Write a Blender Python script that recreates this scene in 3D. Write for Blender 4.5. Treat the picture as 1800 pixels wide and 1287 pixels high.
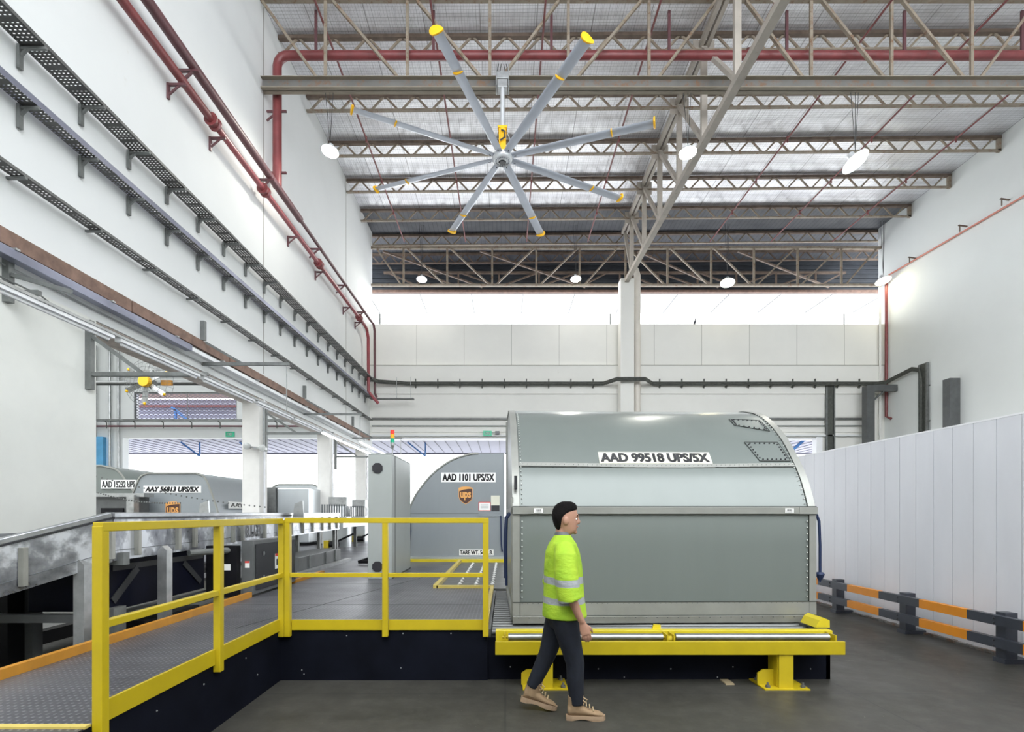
import bpy, math, random
from mathutils import Vector, Matrix
random.seed(7)
PI = math.pi
sc = bpy.context.scene
for o in list(bpy.data.objects): bpy.data.objects.remove(o, do_unlink=True)
col = sc.collection

# ------------------------------------------------------------------ camera
cd = bpy.data.cameras.new('camera'); cam = bpy.data.objects.new('camera', cd); col.objects.link(cam)
cd.sensor_width = 36.0; cd.lens = 18.2
cd.shift_x = 12 / 1800; cd.shift_y = 259.5 / 1800
cd.clip_start = 0.05; cd.clip_end = 400
cam.location = (0, 0, 1.6); cam.rotation_euler = (PI / 2, 0, 0)
sc.camera = cam
# ------------------------------------------------------------------ world (overcast white sky) and exposure
w = bpy.data.worlds.new('world'); sc.world = w; w.use_nodes = True
w.node_tree.nodes['Background'].inputs[0].default_value = (0.93, 0.965, 1.0, 1)
w.node_tree.nodes['Background'].inputs[1].default_value = 2.4
sc.view_settings.view_transform = 'Standard'; sc.view_settings.look = 'None'
sc.view_settings.gamma = 1; sc.view_settings.use_curve_mapping = False
sc.view_settings.exposure = 1.35
sc.cycles.use_denoising = True
sc.cycles.max_bounces = 10; sc.cycles.diffuse_bounces = 6

# ------------------------------------------------------------------ materials
def srgb(r, g, b):
    f = lambda c: (c / 255) / 12.92 if c / 255 <= .04045 else ((c / 255 + .055) / 1.055) ** 2.4
    return (f(r), f(g), f(b))
class NT:
    def __init__(s, name):
        s.m = bpy.data.materials.new(name); s.m.use_nodes = True
        s.t = s.m.node_tree; s.b = s.t.nodes['Principled BSDF']; s.co = None
    def n(s, t, **k):
        x = s.t.nodes.new(t)
        for a, v in k.items(): setattr(x, a, v)
        return x
    def l(s, a, b): s.t.links.new(a, b)
    def coord(s):
        if s.co is None: s.co = s.n('ShaderNodeTexCoord').outputs['Object']
        return s.co
    def xyz(s):
        x = s.n('ShaderNodeSeparateXYZ'); s.l(s.coord(), x.inputs[0]); return x.outputs
    def math(s, op, a, b=0.0):
        x = s.n('ShaderNodeMath', operation=op)
        for i, v in enumerate((a, b)):
            if isinstance(v, (int, float)): x.inputs[i].default_value = v
            else: s.l(v, x.inputs[i])
        return x.outputs[0]
    def noise(s, scale, detail=4, vec=None, rough=.6):
        x = s.n('ShaderNodeTexNoise'); x.inputs['Scale'].default_value = scale; x.inputs['Detail'].default_value = detail
        x.inputs['Roughness'].default_value = rough
        s.l(vec if vec is not None else s.coord(), x.inputs['Vector']); return x.outputs[0]
    def mapping(s, scale):
        x = s.n('ShaderNodeMapping'); x.inputs['Scale'].default_value = scale; s.l(s.coord(), x.inputs[0]); return x.outputs[0]
    def ramp(s, fac, stops):
        x = s.n('ShaderNodeValToRGB'); e = x.color_ramp.elements
        while len(e) < len(stops): e.new(.5)
        for i, (p, c) in enumerate(stops): e[i].position = p; e[i].color = (*c, 1) if len(c) == 3 else c
        s.l(fac, x.inputs[0]); return x.outputs[0]
    def mix(s, fac, a, b):
        x = s.n('ShaderNodeMix', data_type='RGBA')
        for sock, v in ((x.inputs['Factor'], fac), (x.inputs[6], a), (x.inputs[7], b)):
            if isinstance(v, (int, float)): sock.default_value = v
            elif isinstance(v, tuple): sock.default_value = (*v, 1)
            else: s.l(v, sock)
        return x.outputs[2]
    def bump(s, h, strength=.3, dist=.02):
        x = s.n('ShaderNodeBump'); x.inputs['Strength'].default_value = strength; x.inputs['Distance'].default_value = dist
        s.l(h, x.inputs['Height']); s.l(x.outputs[0], s.b.inputs['Normal'])
    def base(s, v):
        if isinstance(v, tuple): s.b.inputs['Base Color'].default_value = (*v, 1)
        else: s.l(v, s.b.inputs['Base Color'])
    def set(s, rough=.5, metal=0, coat=0, spec=.5):
        s.b.inputs['Roughness'].default_value = rough; s.b.inputs['Metallic'].default_value = metal
        s.b.inputs['Coat Weight'].default_value = coat; s.b.inputs['Coat Roughness'].default_value = .2
        s.b.inputs['Specular IOR Level'].default_value = spec
        return s
M = {}
def mat(name, c, rough=.5, metal=0, ns=3, na=.12, bump=0, bs=30, coat=0, spec=.5, dirt=None, da=.5):
    t = NT(name).set(rough, metal, coat, spec)
    a = tuple(x * (1 - na) for x in c); b = tuple(min(1, x * (1 + na)) for x in c)
    cc = t.ramp(t.noise(ns), [(.3, a), (.7, b)])
    if dirt:
        f = t.ramp(t.noise(ns * 2.7, 8, rough=.75), [(da, (0, 0, 0)), (da + .13, (1, 1, 1))])
        cc = t.mix(f, cc, dirt)
    t.base(cc)
    if bump: t.bump(t.noise(bs), bump, .01)
    M[name] = t.m; return t
def emis(name, c, s):
    t = NT(name); t.base((.8, .8, .8)); t.b.inputs['Emission Color'].default_value = (*c, 1); t.b.inputs['Emission Strength'].default_value = s; M[name] = t.m

mat('white_wall', (.74, .755, .75), .8, ns=.35, na=.03, dirt=(.66, .655, .61), da=.66, bump=.15, bs=2)
mat('cream_wall', (.78, .775, .735), .8, ns=.5, na=.035, dirt=(.55, .53, .47), da=.66, bump=.2, bs=2)
mat('right_wall_paint', (.78, .81, .80), .8, ns=.3, na=.03, dirt=(.64, .68, .65), da=.68)
mat('lower_wall', (.74, .75, .71), .75, ns=1.2, na=.04, dirt=(.35, .34, .30), da=.70)
mat('crack', (.25, .24, .21), .9)
mat('column_paint', (.70, .69, .66), .7, ns=2, na=.06, dirt=(.45, .43, .38), da=.68)
mat('fascia_dark', (.032, .037, .046), .6, ns=1.5, na=.3)
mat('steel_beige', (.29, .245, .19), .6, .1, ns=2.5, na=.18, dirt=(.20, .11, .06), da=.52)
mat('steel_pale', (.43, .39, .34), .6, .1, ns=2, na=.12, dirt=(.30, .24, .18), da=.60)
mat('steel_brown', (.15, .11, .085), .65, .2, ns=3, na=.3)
mat('beam_grey', (.18, .175, .165), .55, .2, ns=1.3, na=.15, dirt=(.22, .13, .08), da=.50)
mat('beam_rim', (.28, .245, .19), .6, .1, ns=2, na=.1, dirt=(.28, .2, .14), da=.58)
mat('pipe_red', (.20, .045, .047), .38, ns=3, na=.18, dirt=(.38, .16, .14), da=.66)
mat('pipe_maroon', (.13, .055, .062), .42, ns=3, na=.2)
mat('pipe_pink', (.30, .06, .07), .35, ns=3, na=.2)
mat('thin_red', (.20, .06, .06), .5)
mat('orange_pipe', (.62, .23, .17), .5)
mat('galv', (.42, .43, .43), .38, .75, ns=6, na=.2)
mat('galv_dark', (.17, .175, .17), .5, .6, ns=6, na=.2)
mat('bracket_grey', (.19, .20, .195), .5, .5, ns=6, na=.2)
mat('rust_band', (.20, .125, .095), .7, .1, ns=5, na=.3, dirt=(.5, .43, .38), da=.66)
mat('lilac_metal', (.24, .25, .32), .4, .5, ns=1, na=.25)
mat('wire', (.05, .05, .05), .5)
mat('cable', (.07, .075, .065), .6, ns=10, na=.3)
mat('white_plastic', (.8, .81, .83), .4)
mat('soffit_board', (.52, .45, .40), .7, ns=9, na=.25)
mat('yellow', srgb(186, 164, 26), .38, ns=4, na=.06, dirt=(.22, .17, .03), da=.735)
mat('yellow_worn', srgb(176, 156, 14), .42, ns=4, na=.08, dirt=(.10, .08, .02), da=.66)
mat('yellow_top', srgb(205, 186, 38), .4, ns=4, na=.05, dirt=(.3, .24, .06), da=.72)
mat('orange_kerb', srgb(185, 128, 35), .5, ns=5, na=.12, dirt=(.30, .15, .05), da=.60)
mat('pale_kerb', srgb(200, 180, 95), .5, ns=6, na=.12, dirt=(.25, .18, .07), da=.62)
mat('black_panel', (.005, .006, .011), .7, ns=2, na=.35, spec=.08)
mat('black_paint', (.006, .006, .008), .5, ns=4, na=.3, spec=.25)
mat('navy_machine', (.003, .004, .012), .6, ns=4, na=.3, spec=.15)
mat('dark_grey_paint', (.10, .105, .105), .4, ns=4, na=.15)
mat('slate', (.040, .045, .058), .38, ns=5, na=.15, dirt=(.02, .02, .02), da=.7)
mat('guard_orange', srgb(225, 140, 8), .42, ns=5, na=.06, dirt=(.25, .13, .02), da=.72)
mat('cabinet_grey', (.36, .385, .37), .38, ns=2, na=.04)
mat('silver_sheet', (.42, .43, .45), .34, .85, ns=3.5, na=.25, bump=.1, bs=4)
mat('roller_steel', (.34, .35, .335), .38, .9, ns=8, na=.15)
mat('deck_roller', (.17, .175, .17), .45, .8)
mat('machine_mesh', (.035, .036, .038), .6)
mat('uld_rim', (.31, .315, .29), .36, .35, ns=4, na=.08, dirt=(.32, .32, .29), da=.68)
mat('uld_rail', (.30, .30, .27), .38, .5, ns=4, na=.14, dirt=(.2, .2, .17), da=.62)
mat('seam_black', (.03, .035, .03), .6)
mat('rivet_pale', (.55, .56, .53), .4, .4)
mat('decal_cream', (.66, .65, .54), .5, na=.03)
mat('decal_white', (.82, .82, .80), .5, na=.02)
mat('ink', (.025, .025, .028), .5)
mat('ink_grey', (.10, .11, .115), .5)
mat('strap_navy', (.008, .02, .07), .6)
mat('fan_alu', (.60, .64, .72), .35, .25, ns=2, na=.06)
mat('fan_yellow', srgb(250, 190, 15), .4, na=.04)
mat('fan_hub', (.66, .68, .70), .3, .4)
mat('lens_dark', (.03, .03, .035), .2)
mat('exit_green', (.02, .40, .22), .4)
mat('blue_steel', (.07, .22, .55), .5)
mat('blue_door', (.10, .36, .62), .5)
mat('mesh_wire', (.20, .19, .21), .5, .5)
mat('canopy', (.27, .27, .36), .6, ns=2, na=.04)
mat('canopy_seam', (.12, .12, .15), .6)
mat('bright_sheet', (.9, .91, .93), .5, ns=1, na=.02)
mat('brown_board', (.22, .15, .14), .6)
mat('ups_brown', (.075, .03, .02), .5, na=.05)
mat('ups_gold', (.72, .35, .10), .45, na=.05)
mat('label_red', (.6, .05, .04), .5)
mat('skin', (.40, .215, .145), .55, ns=10, na=.06)
mat('hair', (.006, .005, .005), .9, spec=.15, ns=40, na=.4, bump=.6, bs=120)
mat('denim', (.0035, .006, .013), .85, ns=12, na=.3, bump=.3, bs=25)
mat('boot_tan', (.27, .18, .10), .8, ns=15, na=.12)
mat('boot_sole', (.29, .20, .125), .7, ns=10, na=.1)
mat('boot_lace', (.45, .34, .2), .8)
mat('eye_white', (.7, .68, .65), .3); mat('eye_dark', (.02, .012, .01), .2)
mat('lip', (.36, .14, .11), .5)
mat('paper', (.35, .28, .17), .8)
mat('bird_dark', (.06, .06, .08), .7)
mat('pvc_beige', (.66, .62, .56), .45, ns=2, na=.05)
mat('outside_ground', (.6, .6, .58), .9)
emis('lamp_glow', (1, .97, .88), 75); emis('lamp_warm', (1, .90, .55), 14); emis('tube_glow', (.95, .98, 1), 5)
for nm, c in (('sig_red', (.75, .03, .015)), ('sig_amber', (.85, .32, .01)), ('sig_green', (0, .30, .16)), ('exit_lit', (.015, .36, .20))):
    t = NT(nm).set(.3); t.base(c); t.b.inputs['Emission Color'].default_value = (*c, 1); t.b.inputs['Emission Strength'].default_value = .12; M[nm] = t.m


# container paint
for nm, c in (('uld_grey', (.165, .188, .176)), ('uld_grey_cool', (.26, .285, .30)), ('uld_alu', (.55, .58, .60))):
    t = NT(nm).set(.30 if nm != 'uld_alu' else .3, .15 if nm != 'uld_alu' else .7, .3)
    v = t.mapping((1, 1, .15))
    t.base(t.ramp(t.noise(5, 6, v), [(.3, tuple(x * .98 for x in c)), (.7, tuple(x * 1.02 for x in c))]))
    t.l(t.ramp(t.noise(1.2, 2), [(.2, (.27,) * 3), (.8, (.33,) * 3)]), t.b.inputs['Roughness'])
    M[nm] = t.m
# concrete floor
t = NT('concrete_floor').set(.5, 0, 0, .4)
a = t.ramp(t.noise(.55, 6), [(.3, (.030, .029, .024)), (.7, (.060, .058, .050))])
b = t.ramp(t.noise(6, 8, rough=.8), [(.45, (0, 0, 0)), (.75, (.7,) * 3)])
a = t.mix(b, a, (.085, .082, .072))
f = t.ramp(t.noise(38, 3), [(.71, (0, 0, 0)), (.76, (1, 1, 1))])
a = t.mix(f, a, (.22, .21, .19))
br = t.n('ShaderNodeTexBrick'); br.offset = 0; br.inputs['Scale'].default_value = 1; br.inputs['Brick Width'].default_value = 3.1
br.inputs['Row Height'].default_value = 2.3; br.inputs['Mortar Size'].default_value = .006
t.l(t.coord(), br.inputs['Vector']); 
a = t.mix(br.outputs['Fac'], a, (.03, .03, .028))
cr = t.noise(2.2, 9, t.mapping((1, 2.5, 1)), .8)
a = t.mix(t.ramp(cr, [(.60, (0, 0, 0)), (.70, (.8,) * 3)]), a, (.020, .019, .016))
a = t.mix(t.ramp(t.noise(1.7, 10, rough=.85), [(.62, (0, 0, 0)), (.68, (.7,) * 3)]), a, (.15, .145, .13))
t.base(a)
t.l(t.ramp(t.noise(1.3, 5), [(.3, (.36,) * 3), (.7, (.6,) * 3)]), t.b.inputs['Roughness'])
t.bump(t.noise(9, 8), .12, .01); M['concrete_floor'] = t.m
# checker plate
t = NT('checker_plate').set(.4, .35)
x, y, z = t.xyz()
u = t.math('SINE', t.math('MULTIPLY', t.math('ADD', x, y), 75)); v = t.math('SINE', t.math('MULTIPLY', t.math('SUBTRACT', x, y), 75))
h = t.math('MAXIMUM', t.math('MULTIPLY', u, v), .25)
hc = t.ramp(h, [(.55, (0, 0, 0)), (.9, (1, 1, 1))])
base = t.ramp(t.noise(1.1, 6), [(.3, (.065, .065, .075)), (.7, (.15, .15, .16))])
t.base(t.mix(t.math('MULTIPLY', hc, .75), base, (.33, .33, .35)))
t.l(t.ramp(t.noise(.9, 5), [(.3, (.30,) * 3), (.7, (.5,) * 3)]), t.b.inputs['Roughness'])
t.bump(h, .5, .004); M['checker_plate'] = t.m
# insulation foil under the roof sheets, seen through wire mesh
t = NT('roof_foil').set(.5, .3)
x, y, z = t.xyz()
def lines(ax, pitch, wd):
    return t.math('LESS_THAN', t.math('FRACT', t.math('DIVIDE', ax, pitch)), wd / pitch)
foil = t.ramp(t.noise(1.0, 5, t.mapping((.35, 1.5, 1))), [(.3, (.66, .65, .67)), (.5, (.84, .84, .88)), (.72, (.96, .97, 1.0))])
rib = lines(x, .2, .012)
foil = t.mix(t.math('MULTIPLY', rib, .45), foil, (.25, .25, .27))
mesh = t.math('MAXIMUM', lines(x, .08, .006), lines(y, .1, .012))
foil = t.mix(t.math('MULTIPLY', mesh, .5), foil, (.17, .16, .17))
big = t.math('MAXIMUM', lines(t.math('ADD', x, .7), 1.55, .03), 0)
foil = t.mix(t.math('MULTIPLY', big, .6), foil, (.22, .21, .22))
t.base(foil); t.b.inputs['Metallic'].default_value = .5; t.b.inputs['Roughness'].default_value = .36
t.bump(t.noise(3.2, 5, t.mapping((1, .35, 1))), .75, .06); M['roof_foil'] = t.m
t = NT('roof_dimmed').set(.6, .2); x, y, z = t.xyz()  # roof sheet with the end bay's dimness put into its colour
fb = t.ramp(t.noise(1.2, 4), [(.3, (.085, .09, .10)), (.7, (.14, .145, .155))]); fb = t.mix(t.math('MULTIPLY', t.math('LESS_THAN', t.math('FRACT', t.math('DIVIDE', x, .2)), .12), .6), fb, (.05, .05, .055)); t.base(fb); M['roof_dimmed'] = t.m
# perforated tray
def perforated(name, c, px, py, fx, fy):
    t = NT(name).set(.5, .55)
    x, y, z = t.xyz()
    a = t.math('LESS_THAN', t.math('FRACT', t.math('DIVIDE', t.math('ADD', x, 20), px)), fx)
    b = t.math('LESS_THAN', t.math('FRACT', t.math('DIVIDE', y, py)), fy)
    c2 = t.math('GREATER_THAN', t.math('FRACT', t.math('DIVIDE', y, py * 7)), .16)
    m = t.math('MULTIPLY', t.math('MULTIPLY', a, b), c2)
    t.base(t.ramp(t.noise(4), [(.3, tuple(v * .8 for v in c)), (.7, tuple(v * 1.2 for v in c))]))
    tr = t.n('ShaderNodeBsdfTransparent'); mx = t.n('ShaderNodeMixShader')
    t.l(m, mx.inputs[0]); t.l(t.b.outputs[0], mx.inputs[1]); t.l(tr.outputs[0], mx.inputs[2])
    t.l(mx.outputs[0], t.t.nodes['Material Output'].inputs[0]); M[name] = t.m
perforated('tray_perf', (.10, .10, .098), .062, .05, .45, .30)
# expanded metal lattice
t = NT('expanded_mesh').set(.5, .5); t.base((.16, .15, .17))
x, y, z = t.xyz()
p = t.math('FRACT', t.math('ADD', t.math('DIVIDE', x, .22), t.math('DIVIDE', z, .13)))
q = t.math('FRACT', t.math('ADD', t.math('SUBTRACT', t.math('DIVIDE', x, .22), t.math('DIVIDE', z, .13)), 50))
m = t.math('MULTIPLY', t.math('GREATER_THAN', p, .22), t.math('GREATER_THAN', q, .22))
tr = t.n('ShaderNodeBsdfTransparent'); mx = t.n('ShaderNodeMixShader')
t.l(m, mx.inputs[0]); t.l(t.b.outputs[0], mx.inputs[1]); t.l(tr.outputs[0], mx.inputs[2]); t.l(mx.outputs[0], t.t.nodes['Material Output'].inputs[0])
M['expanded_mesh'] = t.m
# partition sheet
t = NT('partition_sheet').set(.42)
x, y, z = t.xyz()
t.base(t.ramp(t.noise(1.2, 5, t.mapping((1, 1, .3))), [(.3, (.68, .69, .73)), (.7, (.77, .78, .82))])); M['partition_sheet'] = t.m
# mottled galvanised chute
t = NT('chute_sheet').set(.3, .8)
n_ = t.noise(2.6, 5)
t.base(t.ramp(n_, [(.38, (.17, .175, .20)), (.5, (.33, .34, .37)), (.58, (.70, .72, .76))]))
t.l(t.ramp(n_, [(.35, (.25,) * 3), (.62, (.5,) * 3)]), t.b.inputs['Roughness'])
t.bump(t.noise(3, 3), .3, .02); M['chute_sheet'] = t.m
# hi-vis garments (bands follow the garment's height)
def hivis(name, bands):
    t = NT(name).set(.75)
    x, y, z = t.xyz(); f = None
    wob = t.math('MULTIPLY', t.math('SUBTRACT', t.noise(5, 2), .5), .02)
    zz = t.math('ADD', z, wob)
    for lo, hi in bands:
        g = t.math('MULTIPLY', t.math('GREATER_THAN', zz, lo), t.math('LESS_THAN', zz, hi))
        f = g if f is None else t.math('MAXIMUM', f, g)
    c = t.ramp(t.noise(6, 3), [(.3, (.27, .46, .018)), (.7, (.40, .58, .03))])
    t.base(t.mix(f, c, (.32, .34, .35)))
    t.b.inputs['Emission Strength'].default_value = 0
    t.bump(t.noise(9, 3, t.mapping((1, 1, 1.8))), .6, .02); M[name] = t.m
hivis('hivis_body', [(.90, .95), (1.055, 1.11)])
hivis('hivis_sleeve', [(1.02, 1.075)])

# ------------------------------------------------------------------ geometry helpers
OFF = {}
def tag(o, label=None, cat=None, group=None, kind=None):
    if label: o['label'] = label
    if cat: o['category'] = cat
    if group: o['group'] = group
    if kind: o['kind'] = kind
    return o
def root(name, loc, label, cat, group=None, local=False, rz=0, kind=None):
    o = bpy.data.objects.new(name, None); col.objects.link(o); o.location = loc; o.rotation_euler = (0, 0, rz)
    o.empty_display_size = .1
    OFF[o.name] = Vector((0, 0, 0)) if local else Vector(loc)
    return tag(o, label, cat, group, kind)
class MB:
    def __init__(s): s.v = []; s.f = []; s.fm = []; s.cur = 0
    def add(s, vs, fs):
        k = len(s.v); s.v += [tuple(v) for v in vs]; s.f += [tuple(i + k for i in f) for f in fs]; s.fm += [s.cur] * len(fs); return s
    def box(s, x0, x1, y0, y1, z0, z1):
        vs = [(x, y, z) for x in (x0, x1) for y in (y0, y1) for z in (z0, z1)]
        return s.add(vs, [(0, 1, 3, 2), (4, 6, 7, 5), (0, 4, 5, 1), (2, 3, 7, 6), (0, 2, 6, 4), (1, 5, 7, 3)])
    def hexa(s, v): return s.add(v, [(0, 1, 3, 2), (4, 6, 7, 5), (0, 4, 5, 1), (2, 3, 7, 6), (0, 2, 6, 4), (1, 5, 7, 3)])
    def bar(s, p, q, a=.05, b=None, up=(0, 0, 1)):
        b = b or a; p = Vector(p); q = Vector(q); d = (q - p).normalized(); up = Vector(up)
        if abs(d.dot(up)) > .98: up = Vector((0, 1, 0))
        r = d.cross(up).normalized(); u = r.cross(d)
        vs = [e + r * i * a / 2 + u * j * b / 2 for e in (p, q) for i in (-1, 1) for j in (-1, 1)]
        return s.hexa(vs)
    def tube(s, pts, r, n=10, cap=True, closed=False):
        pts = [Vector(p) for p in pts]; m = len(pts); base = len(s.v); rs = r if isinstance(r, (list, tuple)) else [r] * m
        pu = None; vs = []; fs = []
        for i, p in enumerate(pts):
            if closed: d = pts[(i + 1) % m] - pts[i - 1]
            else: d = (pts[min(i + 1, m - 1)] - pts[max(i - 1, 0)])
            d.normalize()
            if pu is None:
                up = Vector((0, 0, 1)) if abs(d.z) < .9 else Vector((1, 0, 0)); pu = (up - d * up.dot(d)).normalized()
            else: pu = (pu - d * pu.dot(d)).normalized()
            sd = d.cross(pu)
            for k in range(n):
                a = 2 * PI * k / n; vs.append(p + (pu * math.cos(a) + sd * math.sin(a)) * rs[i])
        for i in range(m if closed else m - 1):
            j = (i + 1) % m
            for k in range(n):
                fs.append((i * n + k, i * n + (k + 1) % n, j * n + (k + 1) % n, j * n + k))
        if cap and not closed: fs += [tuple(range(n - 1, -1, -1)), tuple(range((m - 1) * n, m * n))]
        return s.add(vs, fs)
    def rings(s, rings, cap=True):
        n = len(rings[0]); vs = [v for r in rings for v in r]; fs = []
        for i in range(len(rings) - 1):
            for k in range(n): fs.append((i * n + k, i * n + (k + 1) % n, (i + 1) * n + (k + 1) % n, (i + 1) * n + k))
        if cap: fs += [tuple(range(n - 1, -1, -1)), tuple(range((len(rings) - 1) * n, len(rings) * n))]
        return s.add(vs, fs)
    def lathe(s, c, prof, n=24, axis='z', mtx=None):
        rr = []
        for r, h in prof:
            ring = []
            for k in range(n):
                a = 2 * PI * k / n
                if axis == 'z': v = Vector((r * math.cos(a), r * math.sin(a), h))
                elif axis == 'y': v = Vector((r * math.cos(a), h, r * math.sin(a)))
                else: v = Vector((h, r * math.cos(a), r * math.sin(a)))
                if mtx is not None: v = mtx @ v
                ring.append(v + Vector(c))
            rr.append(ring)
        return s.rings(rr)
    def prism(s, poly, a, b, axis='x'):
        n = len(poly)
        mk = {'x': lambda p, h: (h, p[0], p[1]), 'y': lambda p, h: (p[0], h, p[1]), 'z': lambda p, h: (p[0], p[1], h)}[axis]
        vs = [mk(p, a) for p in poly] + [mk(p, b) for p in poly]
        return s.add(vs, [tuple(range(n)), tuple(range(2 * n - 1, n - 1, -1))] + [(i, i + n, (i + 1) % n + n, (i + 1) % n) for i in range(n)])
    def ball(s, c, r, n=10, m=6, sc_=(1, 1, 1)):
        rr = []
        for i in range(m + 1):
            th = PI * (i / m) * .98 + .01 * PI
            rr.append([(c[0] + r * sc_[0] * math.sin(th) * math.cos(2 * PI * k / n), c[1] + r * sc_[1] * math.sin(th) * math.sin(2 * PI * k / n), c[2] - r * sc_[2] * math.cos(th)) for k in range(n)])
        return s.rings(rr)
    def build(s, name, m, parent=None, smooth=False, label=None, bevel=0, remesh=0, sm=0, cat=None, group=None, kind=None, angle=40, recalc=True):
        me = bpy.data.meshes.new(name)
        off = OFF.get(parent.name, Vector((0, 0, 0))) if parent else Vector((0, 0, 0))
        loc = Vector((0, 0, 0))
        if parent is None and kind != 'structure' and s.v:
            xs = list(zip(*s.v)); loc = Vector(((min(xs[0]) + max(xs[0])) / 2, (min(xs[1]) + max(xs[1])) / 2, min(xs[2]))); off = loc
        me.from_pydata([(v[0] - off.x, v[1] - off.y, v[2] - off.z) for v in s.v], [], s.f); me.update()
        if recalc:
            import bmesh
            bm = bmesh.new(); bm.from_mesh(me); bmesh.ops.recalc_face_normals(bm, faces=bm.faces); bm.to_mesh(me); bm.free()
        ms = m if isinstance(m, (list, tuple)) else [m]
        for x in ms: me.materials.append(M[x])
        if len(ms) > 1: me.polygons.foreach_set('material_index', s.fm)
        if smooth:
            me.polygons.foreach_set('use_smooth', [True] * len(me.polygons))
            if not remesh: me.set_sharp_from_angle(angle=math.radians(angle))
        o = bpy.data.objects.new(name, me); col.objects.link(o); o.location = loc
        if parent: o.parent = parent; OFF[o.name] = off
        else: OFF[o.name] = loc
        if remesh:
            r = o.modifiers.new('r', 'REMESH'); r.mode = 'VOXEL'; r.voxel_size = remesh; r.use_smooth_shade = True
            if sm:
                q = o.modifiers.new('s', 'SMOOTH'); q.iterations = sm; q.factor = .5
        if bevel:
            b = o.modifiers.new('b', 'BEVEL'); b.width = bevel; b.segments = 2; b.limit_method = 'ANGLE'
        return tag(o, label, cat, group, kind)
def clones(o, locs):
    out = []
    for l in locs:
        c = o.copy(); c.location = l; col.objects.link(c); out.append(c)
    return out
def at(px, py, D): return Vector(((px - 888) * D / 910, D, 1.6 + (903 - py) * D / 910))
def struct(name, mb, m, **k): return mb.build(name, m, None, kind='structure', **k)
def ellipse(c, rx, ry, n=20, pw=1.0, z=None):
    out = []
    for k in range(n):
        a = 2 * PI * k / n; ca, sa = math.cos(a), math.sin(a)
        out.append((c[0] + rx * math.copysign(abs(ca) ** pw, ca), c[1] + ry * math.copysign(abs(sa) ** pw, sa), c[2]))
    return out
# lettering: font outline turned into mesh, fitted to a box of width w and height h on a surface map (u, v) -> point
def letters(txt, w_, h_, fmap, name, m, parent, bold=0.0, shear=0, label=None, fat=.035):
    cu = bpy.data.curves.new('t', 'FONT'); cu.body = txt; cu.offset = bold; cu.shear = shear; cu.resolution_u = 3
    to = bpy.data.objects.new('t', cu); col.objects.link(to)
    dg = bpy.context.evaluated_depsgraph_get(); dg.update()
    me = bpy.data.meshes.new_from_object(to.evaluated_get(dg)); bpy.data.objects.remove(to, do_unlink=True)
    xs = [v.co.x for v in me.vertices]; ys = [v.co.y for v in me.vertices]
    x0, x1, y0, y1 = min(xs), max(xs), min(ys), max(ys)
    off = OFF.get(parent.name, Vector((0, 0, 0)))
    for v in me.vertices:
        u = ((v.co.x - x0) / (x1 - x0) - .5) * w_; q = ((v.co.y - y0) / (y1 - y0) - .5) * h_
        v.co = Vector(fmap(u, q)) - off
    me.materials.clear(); me.materials.append(M[m])
    if fat:
        vs = [v.co.copy() for v in me.vertices]; fs = [tuple(p.vertices) for p in me.polygons]; k = len(vs)
        du = (Vector(fmap(.5 * w_, 0)) - Vector(fmap(-.5 * w_, 0))) / w_ * (fat * h_)
        me = bpy.data.meshes.new(name); me.from_pydata([v + du * g for g in (-1, 1) for v in vs], [], [tuple(i + k * g for i in f) for g in (0, 1) for f in fs]); me.materials.append(M[m])
    o = bpy.data.objects.new(name, me); col.objects.link(o); o.parent = parent; OFF[o.name] = off
    if label: o['label'] = label
    return o
def front(cx, y, cz): return lambda u, q: (cx + u, y, cz + q)      # a surface facing the camera side (-Y)

# ------------------------------------------------------------------ building shell
XL, XR, YB, ZR = -6.4, 17.95, 24.5, 15.2
struct('floor', MB().box(-24, 20, -6, 25, -.2, 0), 'concrete_floor')
struct('floor', MB().box(-60, 60, 25, 90, -.25, -.05), 'outside_ground')
mb = MB().box(XL - .35, XL, -5, 24.9, 4.98, 15.6)
mb.box(XL - .75, XL, -5, 24.9, 4.62, 5.0)
struct('wall_left', mb, 'white_wall')
struct('wall_left', MB().box(XL - .35, XL, -5, 8.1, 0, 4.62), 'lower_wall')
struct('trim_1', MB().box(XL - .72, XL - .03, 8.1, 24.2, 4.60, 4.618), 'soffit_board')
struct('wall_right', MB().box(XR, XR + .35, -5, 24.9, 0, 15.9), 'right_wall_paint')
struct('wall_rear_light_block', MB().box(XL, XR, -5.3, -5, 0, 7.5), 'cream_wall')  # unseen wall added behind the camera to shade the foreground, sky open above
mb = MB(); mb.box(XL, XR, YB, YB + .4, 7.75, 10.57); mb.box(XL, XR, YB - .10, YB + .4, 7.25, 8.60); mb.box(XL, XR, YB - .02, YB + .4, 6.2, 7.25)
mb.box(XL, XR, YB + .0, YB + .4, 5.18, 6.2); mb.box(14.95, XR, YB, YB + .4, 0, 5.18)
struct('wall_back', mb, 'cream_wall')
mb = MB(); zt, zb = 8.6, 7.7
# side hall: back wall with a barred opening, lintel, ceiling
mb.box(-22, -17.6, YB, YB + .4, 5.95, 12); mb.box(-17.6, -12.7, YB, YB + .4, 7.35, 12); mb.box(-12.7, XL - .35, YB, YB + .4, 5.95, 12)
mb.box(-22, XL - .35, YB, YB + .4, 5.18, 5.95); mb.box(-18.9, -18.1, YB, YB + .4, 0, 5.18)
struct('wall_side_hall', mb, 'white_wall')
struct('ceiling', MB().box(-22, XL - .35, 13, 25, 12, 12.2), 'white_wall')  # near edge set back to let some sky light into the side hall
mb = MB(); mb.box(-22.3, -22, 0, 24.9, 0, 12.2); mb.box(-22, XL - .35, -.3, 0, 0, 12.2); struct('wall_side_hall_light_block', mb, 'cream_wall')  # unseen walls added to keep sky light off the side hall
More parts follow.
